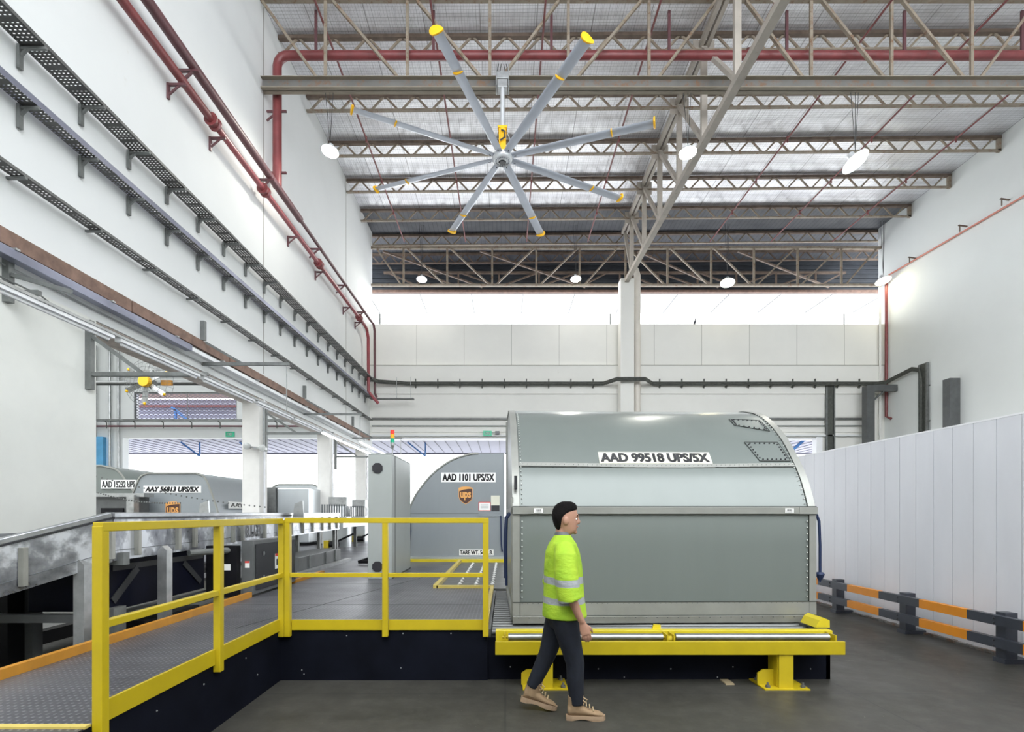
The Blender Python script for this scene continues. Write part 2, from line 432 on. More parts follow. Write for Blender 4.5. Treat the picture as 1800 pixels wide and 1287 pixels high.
# the roof rises very slightly to the right
mb = MB()
mb.hexa([(x, y, 15.15 + .0085 * x + dz) for x in (XL - .4, XR + .4) for y in (0.5, 22.95) for dz in (0, .12)])  # roof stops short out of view, leaving a gap for sky light
struct('ceiling', mb, 'roof_foil')
mb = MB(); mb.hexa([(x, y, 15.15 + .0085 * x + dz) for x in (XL - .4, XR + .4) for y in (22.95, 24.9) for dz in (0, .12)]); mb.hexa([(x, y, 15.15 + .0085 * x + dz) for x in (-11, 23) for y in (24.9, 28.6) for dz in (0, .12)]); struct('ceiling', mb, 'roof_dimmed')  # last strip and end bay use the painted-dim roof tone
# seams and cracks of the plaster
for i, y in enumerate((13.7, 20.8)):
    struct('trim_2', MB().bar((XL + .003, y, 5.3), (XL + .003, y, 15.0), .025, .006, up=(1, 0, 0)), 'crack')
mb = MB(); 
for k in range(10):
    x = -4.2 + k * 2.25
    mb.box(x, x + .012, YB - .004, YB, 8.62, 10.55)
mb.box(XL, XR, YB - .112, YB - .1, 8.585, 8.605)
struct('trim_3', mb, 'crack')
# rails under the cable run (three horizontal steel channels above the lintel)
for z, h, d, m in ((6.03, .09, .12, 'galv_dark'), (5.72, .05, .08, 'bracket_grey'), (5.45, .05, .06, 'cream_wall'), (5.24, .08, .14, 'white_wall')):
    struct('trim_4', MB().box(XL + .1, XR - .8, YB - d, YB, z, z + h), m)
struct('trim_5', MB().box(XL, 14.95, YB - .02, YB + .3, 5.10, 5.18), 'bright_sheet')
struct('trim_6', MB().box(14.7, 14.98, YB - .06, YB + .3, 0, 5.3), 'bright_sheet')
# upper fascia behind the clerestory and its canopy
mb = MB()
for k in range(14): mb.box(-10.5, 22.5, 28.0 + (k % 2) * .04, 28.3, 13.62 + k * .12, 13.62 + (k + 1) * .12 - .012)
struct('wall_fascia', mb, 'fascia_dark')
struct('trim_7', MB().box(-10, 22, 27.8, 28.0, 13.50, 13.62), 'rust_band')
# ------------------------------------------------------------------ outside
c = root('entrance_canopy', (0, 27, 5), 'lilac corrugated canopy outside the rear door opening', 'canopy')
mb = MB(); mb.hexa([(x, y, z + dz) for x in (-30, 20) for (y, z) in ((24.95, 5.30), (31.0, 5.22)) for dz in (0, .06)]); mb.build('roof_sheet', 'canopy', c)
mb = MB()
for k in range(90): mb.bar((-30 + k * .55, 24.95, 5.29), (-30 + k * .55, 31, 5.21), .03, .03)
mb.box(-30, 20, 30.98, 31.04, 5.14, 5.24); mb.build('roof_ribs', 'canopy_seam', c)
MB().tube([(-3.6, 25.4, 5.22), (15.2, 25.4, 5.22)], .035).build('red_pipe', 'pipe_pink', c)
mb = MB(); mb.bar((14.6, 25.3, 5.2), (13.8, 25.4, 4.45), .12); mb.build('brace', 'blue_steel', c, label='blue steel brace')
for x in (-16.6, -13.6, -5.0):
    mb = MB(); mb.bar((x, 26.5, 5.26), (x + .9, 26.6, 4.55), .07); mb.bar((x + .9, 26.6, 5.26), (x + .9, 26.6, 4.55), .06); mb.build('brace', 'blue_steel', c, label='blue steel brace')
c = root('upper_canopy', (6, 29, 13.6), 'white translucent canopy outside the high opening with thin seams', 'canopy')
MB().box(XL - 8, XR + 8, 28.3, 31.0, 13.60, 13.66).build('roof_sheet', 'bright_sheet', c)
mb = MB()
for k in range(12): x = -10.32 + k * 2.82; MB().box(x, x + .03, 28.3, 31.0, 13.57, 13.60).build('seam_strip', 'galv_dark', c)
MB().box(-14, 16, 27, 27.2, 7.9, 8.3)
g = root('window_guard', (-15.1, 24.9, 6), 'diamond mesh guard over the high opening above the exit sign', 'grille')
mb = MB(); mb.add([(-17.6, 24.62, 5.95), (-12.7, 24.62, 5.95), (-12.7, 24.62, 7.35), (-17.6, 24.62, 7.35)], [(0, 1, 2, 3)]); mb.build('expanded_mesh', 'expanded_mesh', g)
mb = MB(); mb.bar((-17.6, 24.6, 7.32), (-12.7, 24.6, 7.32), .06); mb.bar((-17.6, 24.6, 5.98), (-12.7, 24.6, 5.98), .06); mb.bar((-17.57, 24.6, 5.95), (-17.57, 24.6, 7.35), .07)
mb.bar((-12.73, 24.6, 5.95), (-12.73, 24.6, 7.35), .06); mb.bar((-15.1, 24.6, 5.95), (-15.1, 24.6, 7.35), .03); mb.build('frame', 'bracket_grey', g)
c = root('lilac_shed_roof', (-15, 27, 6.0), 'lilac sheet roof with red gutter outside the meshed opening', 'roof')
mb = MB()
for k in range(9): mb.box(-20, -10, 27 + k * .02, 27.02 + k * .02, 5.8 + k * .2, 5.99 + k * .2)
mb.build('sheet', 'canopy', c)
MB().box(-20, -10, 26.85, 27, 7.12, 7.24).build('gutter', 'pipe_red', c); MB().box(-20, -10, 26.9, 27, 7.62, 8.2).build('fascia_board', 'brown_board', c)
mb = MB(); mb.bar((-17.2, 26.7, 7.1), (-15.7, 26.7, 5.9), .1); mb.bar((-17.0, 26.7, 7.0), (-17.0, 26.7, 5.9), .1); mb.build('brace', 'blue_steel', c)
MB().box(-19.6, -18.8, 24.2, 24.4, 0, 5.2).build('sliding_door', 'blue_door', None, label='blue sliding door panel behind the left wall edge', cat='door')

# ------------------------------------------------------------------ concrete columns
MB().box(5.32, 5.95, YB - .65, YB - .1, 0, 12.45).build('concrete_column', 'cream_wall', None, bevel=.015, label='tall white column in the middle of the back wall', cat='column')
dp = root('downpipe', (6.15, YB - .3, 4), 'beige rainwater pipe beside the tall white column', 'pipe')
MB().tube([(6.16, YB - .36, 0), (6.16, YB - .36, 12.7), (6.1, YB - .33, 12.95), (5.95, YB - .2, 13.05)], .15, 16).build('pipe', 'pvc_beige', dp, smooth=True)
for z in (6.3, 8.1, 9.9, 11.3): MB().box(5.94, 6.18, YB - .40, YB - .1, z, z + .05).build('pipe_clip', 'galv', dp)
def column(y, lab, h=4.6):
    r = root('concrete_column', (XL - .2, y, 0), lab, 'column')
    MB().box(XL - .46, XL - .01, y, y + .45, .5, h).build('shaft', 'column_paint', r, bevel=.01)
    MB().tube([(XL + .03, y + .2, .1), (XL + .03, y + .2, h)], .025, 8).build('conduit', 'white_plastic', r)
    return r
cA = column(13.5, 'grey concrete column standing nearest in the left opening')
cB = column(18.9, 'grey concrete column second along the left opening, behind the nearest one')
cC = column(23.7, 'grey concrete column in the far left corner behind the tall grey cabinet')
# ------------------------------------------------------------------ roof steel
def zc(x): return .0085 * x
PURL = [14.6, 16.65, 18.75, 20.85, 22.9, 25.0, 26.8]
ORD = ['nearest the camera, above the red pipe', 'second from the camera, just past the fan beam', 'third from the camera, behind the fan motor', 'fourth from the camera, behind the fan hub', 'fifth from the camera', 'sixth from the camera, over the back wall', 'last and farthest, in the dark bay']
for i, y in enumerate(PURL):
    r = root('lattice_joist', ((XL + XR) / 2, y, 14.6), 'lattice roof joist ' + ORD[i], 'roof joist', 'lattice roof joists')
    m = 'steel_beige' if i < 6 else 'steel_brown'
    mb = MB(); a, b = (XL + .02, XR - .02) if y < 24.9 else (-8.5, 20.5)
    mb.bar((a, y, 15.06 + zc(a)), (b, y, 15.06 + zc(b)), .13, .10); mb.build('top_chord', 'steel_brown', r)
    mb = MB(); mb.bar((a, y, 14.60 + zc(a)), (b, y, 14.60 + zc(b)), .10, .055); mb.build('bottom_chord', m, r)
    mb = MB(); x = a + .1; n = 0
    while x < b - .6:
        z0, z1 = (14.60, 15.03) if n % 2 == 0 else (15.03, 14.60)
        mb.bar((x, y, z0 + zc(x)), (x + .40, y, z1 + zc(x)), .045, .055); x += .49; n += 1
    mb.build('lattice_web', m, r)
    mb = MB(); mb.box(b - .12, b, y - .05, y + .05, 14.55 + zc(b), 15.1 + zc(b)); mb.build('end_plate', m, r)
# main truss along the bay
XT = 5.6
r = root('main_truss', (XT, 16, 12), 'heavy pale steel truss running from the tall column towards the camera overhead', 'truss')
def zbot(y): return 11.95 + (y - 10.4) * .029
Y0 = 8.4
for dx in (-.09, .09): MB().bar((XT + dx, Y0, 14.8), (XT + dx, 24.3, 14.8), .11, .14).build('top_chord', 'steel_pale', r)
MB().bar((XT, Y0, zbot(Y0)), (XT, 23.9, zbot(23.9)), .20, .17).build('bottom_chord', 'steel_pale', r)
yy = [8.45, 10.5, 12.5] + PURL[:5]
for k, y in enumerate(yy):
    MB().bar((XT, y, zbot(y)), (XT, y, 14.75), .16, .12).build('vertical_strut', 'steel_pale', r)
    if k: MB().bar((XT, yy[k - 1] + .05, zbot(y) + .05), (XT, y, 14.7), .13, .10).build('diagonal_strut', 'steel_pale', r)
for y in PURL[:5]: MB().box(XT - .3, XT + .3, y - .015, y + .015, 14.45, 14.95).build('gusset_plate', 'steel_pale', r)
MB().bar((XT, 22.95, zbot(22.9)), (XT, 24.2, 14.7), .13, .1).build('diagonal_strut', 'steel_pale', r)
# girder that carries the fans
r = root('fan_girder', (5.8, 13.54, 12.65), 'girder across the hall whose grey beam carries the big fan', 'truss')
mb = MB(); y = 13.54; zb = 12.66
mb.box(XL + .05, XR, y - .012, y + .012, zb, zb + .30); mb.build('beam_web', 'beam_grey', r)
for z in (zb, zb + .28): MB().box(XL + .05, XR, y - .12, y + .12, z, z + .022).build('beam_flange', 'beam_rim', r)
xv = [-4.7, -2.56, -.4, 1.65, 3.76, 8.0, 10.1, 12.2, 14.35, 16.4]
for x in xv: MB().bar((x, y, zb + .3), (x, y, 15.05), .075, .06).build('vertical_strut', 'steel_beige', r)
for a, b in ((-6.35, -4.9), (-4.5, -2.76), (-2.3, -.6), (1.4, -.12), (3.55, 1.85), (5.5, 3.98), (6.3, 7.8), (8.3, 9.92), (10.4, 12.0), (13.9, 12.4), (16.2, 14.5)):
    MB().bar((a, y, 15.0), (b, y, zb + .3), .08, .065).build('diagonal_strut', 'steel_beige', r)
MB().bar((XL, y, 15.05), (XR, y, 15.05), .12, .1).build('top_chord', 'steel_beige', r)
# end girders (two lattice girders, one over the wall and one beyond)
def end_girder(y, zt, zb, lab, m, steps):
    r = root('wall_girder', (5.8, y, zb), lab, 'truss')
    MB().bar((XL, y, zt), (XR, y, zt), .12, .11).build('top_chord', m, r)
    MB().bar((XL, y, zb), (XR, y, zb), .12, .10).build('bottom_chord', m, r)
    for x in steps: MB().bar((x, y, zb), (x, y, zt), .09, .07).build('vertical_strut', m, r)
    s2 = [XL + .1] + steps
    for h0, h1, fl in ((XL, 5.5, 0), (5.6, XR, 1)):
        ss = [x for x in s2 if h0 - .2 < x < h1]; mid = (h0 + h1) / 2
        for a, b in zip(ss, ss[1:]):
            up = (a + b) / 2 > mid
            MB().bar((a + .15, y + .02, zb if up else zt), (b - .1, y + .02, zt if up else zb), .08, .07).build('diagonal_strut', m, r)
        MB().bar((ss[-1] + .2, y + .02, zb), (h1 - .15, y + .02, zt), .08, .07).build('diagonal_strut', m, r)
st = [-4.86, -2.77, -.62, 1.49, 3.56, 5.75, 7.76, 9.85, 11.89, 13.98, 16.07]
end_girder(24.75, 14.30, 12.52, 'brown lattice girder directly above the bright high opening', 'steel_beige', st)
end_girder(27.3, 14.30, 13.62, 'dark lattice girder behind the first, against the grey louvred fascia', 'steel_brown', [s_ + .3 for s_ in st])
for k, (x0, x1) in enumerate(((-5.9, -1.2), (-1.2, 4.2), (6.4, 11.2), (11.2, 17.0))):
    MB().bar((x0, 24.95, 14.25), (x1, 27.2, 13.5), .08).build('sway_brace', 'steel_brown', None, label='diagonal roof brace between the two end girders, ' + ('far left', 'left of the column', 'right of the column', 'far right')[k], cat='brace')
# ------------------------------------------------------------------ sprinkler lines, red mains
for k in range(9):
    x = -4.75 + 2.88 * k
    if abs(x - XT) < .7: x += 1.4
    mb = MB().tube([(x, 10.2, 14.42), (x, 24.4, 14.42)], .028, 8)
    r = root('sprinkler_line', (x, 17, 14.4), 'thin dark red sprinkler line under the roof, ' + ['leftmost', 'second from the left', 'third from the left', 'fourth from the left', 'just right of the main truss', 'third from the right of the truss', 'fourth right of the truss', 'second from the right wall', 'nearest the right wall'][k], 'pipe', 'sprinkler lines')
    mb.build('pipe', 'thin_red', r, smooth=True)
    for y in (15.6, 17.7, 19.9, 22): MB().tube([(x, y, 14.30), (x, y, 14.50)], .03, 6).build('sprinkler_head', 'thin_red', r)
YR = 13.9
r = root('red_main', (0, YR, 13.8), 'thick red fire main crossing high under the roof and turning down the left wall', 'pipe')
xr = -6.12; pts = [(XR, YR, 13.90)] + [(x, YR, 13.90) for x in (10, 2, -4, xr + .3)] + [(xr + .3 - .3 * math.sin(a), YR, 13.60 + .3 * math.cos(a)) for a in (.3, .6, .9, 1.2, PI / 2)] + [(xr, YR, 13.0), (xr, YR, 10.35)]
MB().tube(pts, .115, 14).build('pipe', 'pipe_red', r, smooth=True)
for k in range(8):
    x = -5.08 + k * 3.16
    mb = MB(); mb.bar((x, YR, 13.98), (x, YR, 15.1), .07, .05); mb.build('hanger', 'pipe_maroon', r)
for z in (12.4, 10.75):
    mb = MB(); mb.bar((XL, YR + .0, z), (xr + .25, YR, z), .05); mb.bar((XL, YR, z - .25), (xr, YR, z - .02), .04); mb.build('pipe_bracket', 'pipe_maroon', r)
for x in (-4.9, 1.2, 7.1): MB().tube([(x, YR, 13.9 - .13), (x, YR, 13.9 - .13)], .03)
MB().lathe((6.6, YR, 13.9), [(.14, -.12), (.17, -.12), (.17, .12), (.14, .12)], 16, 'x').build('pipe_coupling', 'pipe_red', r, smooth=True)
# dark main sloping line on left wall
XW = XL + .3
r = root('maroon_main', (XW, 13, 10), 'dark maroon pipe running along the upper left wall and dropping at the far corner', 'pipe')
MB().tube([(XW, 3.0, 10.35), (XW, 15.4, 10.35)], .095, 14).build('thick_pipe', 'pipe_maroon', r, smooth=True)
MB().tube([(XW, 15.3, 10.35), (XW, 23.3, 10.35), (XW + .05, 23.8, 10.3), (XW + .05, 24.0, 10.05), (XW + .05, 24.05, 7.2), (XW + .12, 24.1, 7.0)], .055, 10).build('thin_pipe', 'pipe_maroon', r, smooth=True)
for y in (6, 10.1, 13.4, 16.9, 19.6, 22.2):
    mb = MB(); mb.bar((XL, y, 10.24), (XW + .12, y, 10.24), .05); mb.bar((XL, y, 9.95), (XW, y, 10.22), .04); mb.build('pipe_bracket', 'pipe_maroon', r)
r = root('red_branch', (XL + .25, 13, 9.8), 'bright red pipe running along the left wall below the maroon one', 'pipe')
XQ = XL + .25
MB().tube([(XQ, 3.0, 9.85), (XQ, 10.9, 9.85)], .08, 14).build('thick_pipe', 'pipe_red', r, smooth=True)
MB().tube([(XQ, 10.9, 9.85), (XQ, 22.6, 9.85), (XQ, 23.0, 9.8), (XQ, 23.25, 9.5), (XQ, 23.3, 7.1), (XQ + .18, 23.4, 6.85), (XQ + .4, 23.5, 6.6)], .068, 12).build('thin_pipe', 'pipe_pink', r, smooth=True)
for y in (10.9, 13.2, 17.1, 21.8):
    MB().lathe((XQ, y, 9.85), [(.09, -.1), (.14, -.1), (.14, -.07), (.1, -.05), (.1, .05), (.14, .07), (.14, .1), (.09, .1)], 16, 'y').build('flange_joint', 'pipe_red', r, smooth=True)
for y in (7, 9.8, 11.2, 15.2, 17.4, 20.4, 22):
    mb = MB(); mb.bar((XL, y, 9.72), (XQ + .1, y, 9.72), .045); mb.bar((XL + .02, y, 9.45), (XL + .02, y, 9.75), .05); mb.bar((XL, y, 9.5), (XQ, y, 9.72), .03); mb.build('pipe_bracket', 'pipe_maroon', r)
r = root('wall_conduit_pipe', (XR - .1, 18, 12.5), 'thin orange-red pipe along the right wall', 'pipe')
MB().tube([(XR - .08, 12, 12.38), (XR - .08, 24.1, 12.72)], .035, 8).build('pipe', 'orange_pipe', r, smooth=True)
for y in (20.1, 22.6, 18.4):
    mb = MB(); mb.bar((XR - .02, y, 12.75), (XR - .35, y, 12.80), .06, .03); mb.bar((XR - .3, y, 12.55), (XR - .3, y, 12.8), .03); mb.build('pipe_bracket', 'steel_brown', r)
r = root('corner_riser', (XR - .12, 24.2, 5), 'vertical red pipe in the right rear corner', 'pipe')
MB().tube([(XR - .1, 24.25, 12.7), (XR - .1, 24.25, 6.15), (XR + .0 - .06, 24.0, 6.0)], .06, 10).build('pipe', 'pipe_red', r, smooth=True)
MB().tube([(XR - .3, 24.38, 12.7), (XR - .3, 24.38, 3)], .05, 8).build('side_pipe', 'cream_wall', r, smooth=True, label='cream pipe')

# ------------------------------------------------------------------ cable trays on the left wall
TY = [2.85 + 1.0 * k * .985 for k in range(22)]
def tray(z, x0, x1, lab, flange, bstyle, y1=24.1, ys=None):
    r = root('cable_tray', ((x0 + x1) / 2, 12, z), lab, 'cable tray', 'cable trays on the left wall')
    mb = MB(); mb.add([(x0, 2.6, z), (x1, 2.6, z), (x1, y1, z), (x0, y1, z)], [(0, 1, 2, 3)]); mb.build('perforated_bed', 'tray_perf', r, recalc=False)
    mb = MB(); mb.box(x0, x0 + .006, 2.6, y1, z, z + flange); mb.box(x1 - .006, x1, 2.6, y1, z, z + flange); mb.build('side_flange', 'galv_dark' if flange < .09 else 'lilac_metal', r)  # lilac on the tall flange imitates bluish shadow by the middle tray
    for y in ys or TY:
        mb = MB()
        if bstyle:
            mb.bar((XL + .035, y, z - .30), (XL + .035, y, z + .02), .04, .06); mb.bar((XL + .02, y, z - .03), (x1 + .02, y, z - .03), .035, .035)
            mb.bar((XL + .03, y, z - .14), (XL + .14, y, z - .03), .03)
        else: mb.bar((XL + .0, y, z - .02), (x1 + .01, y, z - .02), .04, .03)
        mb.build('bracket', 'bracket_grey', r)
    return r
tray(7.73, XL + .06, XL + .37, 'uppermost perforated cable tray on the left wall', .05, 1)
tray(6.95, XL + .06, XL + .27, 'middle perforated cable tray on the left wall with a lilac shadow-toned side', .09, 1)
tray(5.93, XL + .06, XL + .24, 'lowest narrow cable tray just above the rusty wall angle', .04, 0, ys=[2.9 + 1.25 * k for k in range(17)])
# rusty angle, trunking and conduits
r = root('rusty_wall_angle', (XL + .03, 13, 5), 'long rusty brown steel angle along the left wall above the opening', 'steel angle')
for k in range(7):
    y0 = 2.6 + k * 3.1; MB().box(XL, XL + .07, y0, y0 + 3.07, 5.03 - .01 * (k % 2), 5.22).build('angle_length', 'rust_band', r)
r = root('cable_trunking', (XL + .15, 8, 4.8), 'lilac metal cable trunking with thin conduits under the rusty angle', 'trunking')
MB().box(XL + .10, XL + .24, 2.6, 10.2, 4.80, 4.92).build('trunk_box', 'lilac_metal', r, bevel=.008)
MB().box(XL + .10, XL + .22, 10.2, 22.5, 4.82, 4.90).build('trunk_box', 'white_plastic', r, bevel=.008, label='white painted length')
for k, (dx, z) in enumerate(((.05, 4.985), (.09, 4.955), (.03, 4.93), (.04, 4.76))):
    MB().tube([(XL + dx, 2.6, z), (XL + dx, 23.5, z)], .014, 6).build('conduit', 'galv' if k % 2 else 'bracket_grey', r)
for k in range(12): MB().box(XL + .0, XL + .26, 3.3 + k * 1.6, 3.36 + k * 1.6, 4.915, 4.94).build('saddle_clip', 'galv', r)
# hanger frames and light run
def frame(y, zt, zb, za, x1, lab, drop=0):
    r = root('wall_hanger_frame', (XL, y, zb), lab, 'bracket', 'grey channel frames on the left wall')
    MB().box(XL, XL + .09, y - .04, y + .04, zb, zt).build('upright_channel', 'bracket_grey', r)
    MB().box(XL + .02, x1, y - .03, y + .03, za - .03, za + .03).build('arm', 'bracket_grey', r)
    if zt - za > .3: MB().bar((XL + .1, y, zt - .25 if zb < za - .05 else za + .45), (XL + .85, y, za + .02), .05, .05).build('brace', 'bracket_grey', r)
    if drop: MB().tube([(x1 - .05, y, za), (x1 - .05, y, drop)], .012, 6).build('drop_rod', 'galv', r)
frame(7.92, 4.55, 3.5, 3.73, -4.55, 'channel frame on the left wall nearest the camera, at the wall end')
frame(13.72, 4.5, 3.25, 3.73, -4.55, 'channel frame beside the nearest concrete column')
frame(19.4, 4.5, 3.25, 3.73, -4.55, 'channel frame beside the second concrete column')
frame(10.9, 5.65, 5.25, 4.75, -4.55, 'upper channel arm with long drop rod, nearest the camera', 3.75)
frame(16.4, 5.65, 5.25, 4.75, -4.55, 'upper channel arm with drop rod, middle of the left wall', 3.75)
frame(21.6, 5.65, 5.25, 4.75, -4.3, 'upper channel arm with drop rod, near the rear corner', 3.75)
frame(6.62, 4.9, 4.3, 4.42, -5.95, 'short channel bracket at the left edge of the picture')
MB().tube([(XL + .1, 3, 4.56), (XL + .12, 7, 4.55), (XL + .1, 7.6, 4.38), (XL + .1, 8.2, 4.34)], .012, 6).build('loose_cable', 'bracket_grey', None, label='thin cable sagging along the beam above the lower left wall', cat='cable')
XF = -4.6
r = root('light_rail', (XF, 12, 3.7), 'long slim steel rail suspended beside the left opening carrying the tube lights', 'rail')
MB().box(XF - .05, XF + .05, 4.4, 21.4, 3.685, 3.715).build('rail', 'galv', r)
nth = ['nearest the camera', 'second along', 'third along', 'fourth along', 'fifth along', 'sixth along', 'seventh along', 'eighth along', 'ninth along', 'tenth along, at the far end']
for k in range(10):
    y0 = 4.45 + k * 1.7
    r = root('tube_light', (XF, y0, 3.6), 'white batten tube light under the long rail, ' + nth[k], 'light', 'tube lights under the rail')
    MB().box(XF - .04, XF + .04, y0, y0 + 1.6, 3.645, 3.684).build('housing', 'white_plastic', r)
    MB().tube([(XF, y0 + .05, 3.625), (XF, y0 + 1.55, 3.625)], .018, 8).build('tube', 'tube_glow' if k > 4 else 'white_plastic', r, smooth=True)
for k, (xa, ya, za) in enumerate(((-5.2, 18.5, 4.15), (-5.0, 18.2, 3.85))):
    r = root('tube_light', (xa, ya, za), ('upper' if k == 0 else 'lower') + ' tube light of the bright pair above the grey cabinet', 'light')
    MB().box(xa - .04, xa + .04, ya, ya + 4, za + .02, za + .06).build('housing', 'white_plastic', r); MB().tube([(xa, ya + .05, za), (xa, ya + 3.95, za)], .02, 8).build('tube', 'tube_glow', r)

# ------------------------------------------------------------------ back wall cable run
YC = YB - .28
r = root('rear_cable_run', (4, YC, 7.7), 'long black cable run on brackets across the back wall and down the right wall', 'cable run')
zz = 7.68
pts = [(XL + .2, 23.4, 7.75), (XL + .5, 24.0, 7.72), (-4.6, YC, zz), (4.6, YC, zz), (5.1, YC - .6, zz + .05), (6.4, YC - .6, zz + .05), (6.9, YC, zz), (XR - .5, YC, zz), (XR - .3, 24.0, zz), (XR - .2, 22.6, 7.9), (XR - .2, 22.2, 7.75), (XR - .2, 22.1, 7.3), (XR - .2, 22.1, 4.0)]
for k, (dz, rr_) in enumerate(((0, .045), (.07, .035), (-.06, .03))):
    MB().tube([(p[0], p[1], p[2] + dz) for p in pts], rr_, 8).build('cable', 'cable', r, smooth=True)
for k in range(21):
    x = -4.2 + k * 1.04
    if 4.9 < x < 6.7: continue
    mb = MB(); mb.bar((x, YC + .04, zz - .2), (x, YC + .04, zz + .24), .05); mb.bar((x, YC + .26, zz - .13), (x, YC - .1, zz - .1), .04); mb.build('bracket', 'cable', r)
def ladder(x, y, z0, z1, facing, lab):
    r = root('cable_ladder', (x, y, z0), lab, 'cable ladder')
    if facing == 'y':
        for s in (-.18, .18): MB().box(x + s - .03, x + s + .03, y - .1, y, z0, z1).build('side_rail', 'bracket_grey', r)
        MB().box(x - .12, x + .12, y - .06, y - .02, z0, z1).build('cable_bundle', 'cable', r)
    else:
        for s in (-.2, .2): MB().box(x, x + .1, y + s - .03, y + s + .03, z0, z1).build('side_rail', 'bracket_grey', r)
        MB().box(x + .02, x + .06, y - .14, y + .14, z0, z1).build('cable_bundle', 'cable', r)
    n = 0; z = z0 + .5
    while z < z1:
        if facing == 'y': MB().box(x - .25, x + .25, y - .02, y, z, z + .04).build('rung', 'cable', r)
        else: MB().box(x + .08, x + .12, y - .27, y + .27, z, z + .04).build('rung', 'cable', r)
        z += 1.5
ladder(15.3, YB - .08, 3.9, 7.8, 'y', 'upright black cable ladder on the back wall right of the curved container')
ladder(XR - .14, 22.1, 3.5, 8.0, 'x', 'upright black cable ladder on the right wall')
r = root('steel_goalpost', (16.9, 23.8, 0), 'grey steel post with arm and knee brace in the right rear corner', 'steel post')
MB().box(16.5, 16.85, 23.6, 23.95, 0, 7.45).build('post', 'dark_grey_paint', r); MB().box(16.85, XR - .02, 23.65, 23.9, 7.2, 7.5).build('arm', 'dark_grey_paint', r)
MB().bar((16.85, 23.75, 6.75), (17.35, 23.75, 7.2), .06).build('knee_brace', 'dark_grey_paint', r)
r = root('steel_post', (XR - .3, 20.6, 0), 'dark grey steel post against the right wall above the white partition', 'steel post')
MB().box(XR - .42, XR - .02, 20.4, 20.75, 0, 6.95).build('post', 'dark_grey_paint', r); MB().tube([(XR - .1, 20.9, 3), (XR - .1, 20.9, 5.3)], .03, 8).build('conduit', 'white_plastic', r)
r = root('flat_cable_tray', (-4.9, 24.1, 6.9), 'short cable tray turning off the wall in the left rear corner', 'cable tray')
MB().box(-6.2, -4.2, 23.7, 23.95, 6.86, 6.9).build('tray', 'galv_dark', r)
for x in (-5.0, -4.35): MB().tube([(x, 23.85, 6.88), (x, 23.85, 7.9)], .012, 6).build('hanger_rod', 'galv', r)

# ------------------------------------------------------------------ high bay lamps
def lamp(x, y, z, dia, ztop, lab, tilt=(0, 0), body='fan_hub', lit='lamp_glow'):
    r = root('high_bay_lamp', (x, y, z), lab, 'lamp', 'high bay lamps', local=True)
    mt = Matrix.Rotation(tilt[0], 3, 'X') @ Matrix.Rotation(tilt[1], 3, 'Y'); R = dia / 2
    MB().lathe((0, 0, 0), [(.25 * R, .42 * R), (.35 * R, .42 * R), (.36 * R, .3 * R), (.5 * R, .28 * R), (.92 * R, .08 * R), (R, .02 * R), (R, -.03 * R), (.93 * R, -.03 * R)], 28, mtx=mt).build('reflector', 'fan_hub', r, smooth=True)
    MB().lathe((0, 0, 0), [(.92 * R, -.02 * R), (.85 * R, -.08 * R), (.4 * R, -.12 * R), (.02, -.13 * R)], 28, mtx=mt).build('lens', lit, r, smooth=True)
    MB().lathe((0, 0, 0), [(.22 * R, .42 * R), (.30 * R, .48 * R), (.30 * R, .8 * R), (.1 * R, .85 * R)], 12, mtx=mt).build('driver_box', 'fan_hub', r, smooth=True)
    mb = MB()
    for dx in (-.12, 0, .08): mb.tube([(0, 0, .8 * R), (dx, 0, ztop - z)], .008, 5)
    mb.build('suspension_wire', 'wire', r)
lamp(-4.6, 13.6, 11.12, .46, 12.66, 'round high bay lamp hanging close to the left wall', (-.15, .1))
lamp(4.8, 13.6, 11.08, .46, 12.66, 'round high bay lamp hanging beside the sloping main truss', (-.15, 0))
lamp(9.2, 13.6, 10.85, .66, 12.66, 'largest high bay lamp, tilted, hanging on the right', (-.35, -.35))
lamp(-3.9, 24.2, 12.55, .50, 15.1, 'left lamp in the row before the dark end girder', (-.2, 0))
lamp(3.3, 24.2, 12.57, .50, 15.1, 'lamp just left of the tall column in the end row', (-.2, 0))
lamp(10.35, 24.1, 12.35, .66, 15.1, 'yellowish lamp right of the tall column in the end row', (-.3, .1), lit='lamp_warm')
lamp(17.45, 23.9, 12.35, .66, 15.1, 'yellowish lamp in the right rear corner at the wall', (-.3, -.1), lit='lamp_warm')

# ------------------------------------------------------------------ large ceiling fan
FX, FY, FZ = -.07, 13.2, 10.66
r = root('ceiling_fan', (FX, FY, FZ), 'huge eight-bladed ceiling fan with grey blades and yellow tips', 'ceiling fan')
hub = MB().lathe((FX, FY, FZ), [(.02, -.10), (.10, -.10), (.12, -.07), (.22, -.085), (.24, -.06), (.26, -.02), (.26, .05), (.2, .09), (.02, .1)], 32).build('hub', 'fan_hub', r, smooth=True)
mb = MB().lathe((FX, FY, FZ), [(.02, -.118), (.08, -.118), (.10, -.105)], 20); mb.build('hub_cap', 'lens_dark', hub)
for k in range(16):
    a = 2 * PI * k / 16; MB().box(FX + .165 * math.cos(a) - .012, FX + .165 * math.cos(a) + .012, FY + .165 * math.sin(a) - .006, FY + .165 * math.sin(a) + .006, FZ - .092, FZ - .074).build('hub_mark', 'lilac_metal', hub)
mb = MB().box(FX - .09, FX + .09, FY - .10, FY - .07, FZ + .1, FZ + .74); mb.box(FX - .09, FX + .09, FY + .07, FY + .10, FZ + .1, FZ + .74); mb.box(FX - .12, FX + .12, FY - .12, FY + .12, FZ + .70, FZ + .76); mb.box(FX - .05, FX + .05, FY - .13, FY - .10, FZ + .08, FZ + .7)
mb.build('motor_bracket', 'fan_yellow', r, bevel=.006)
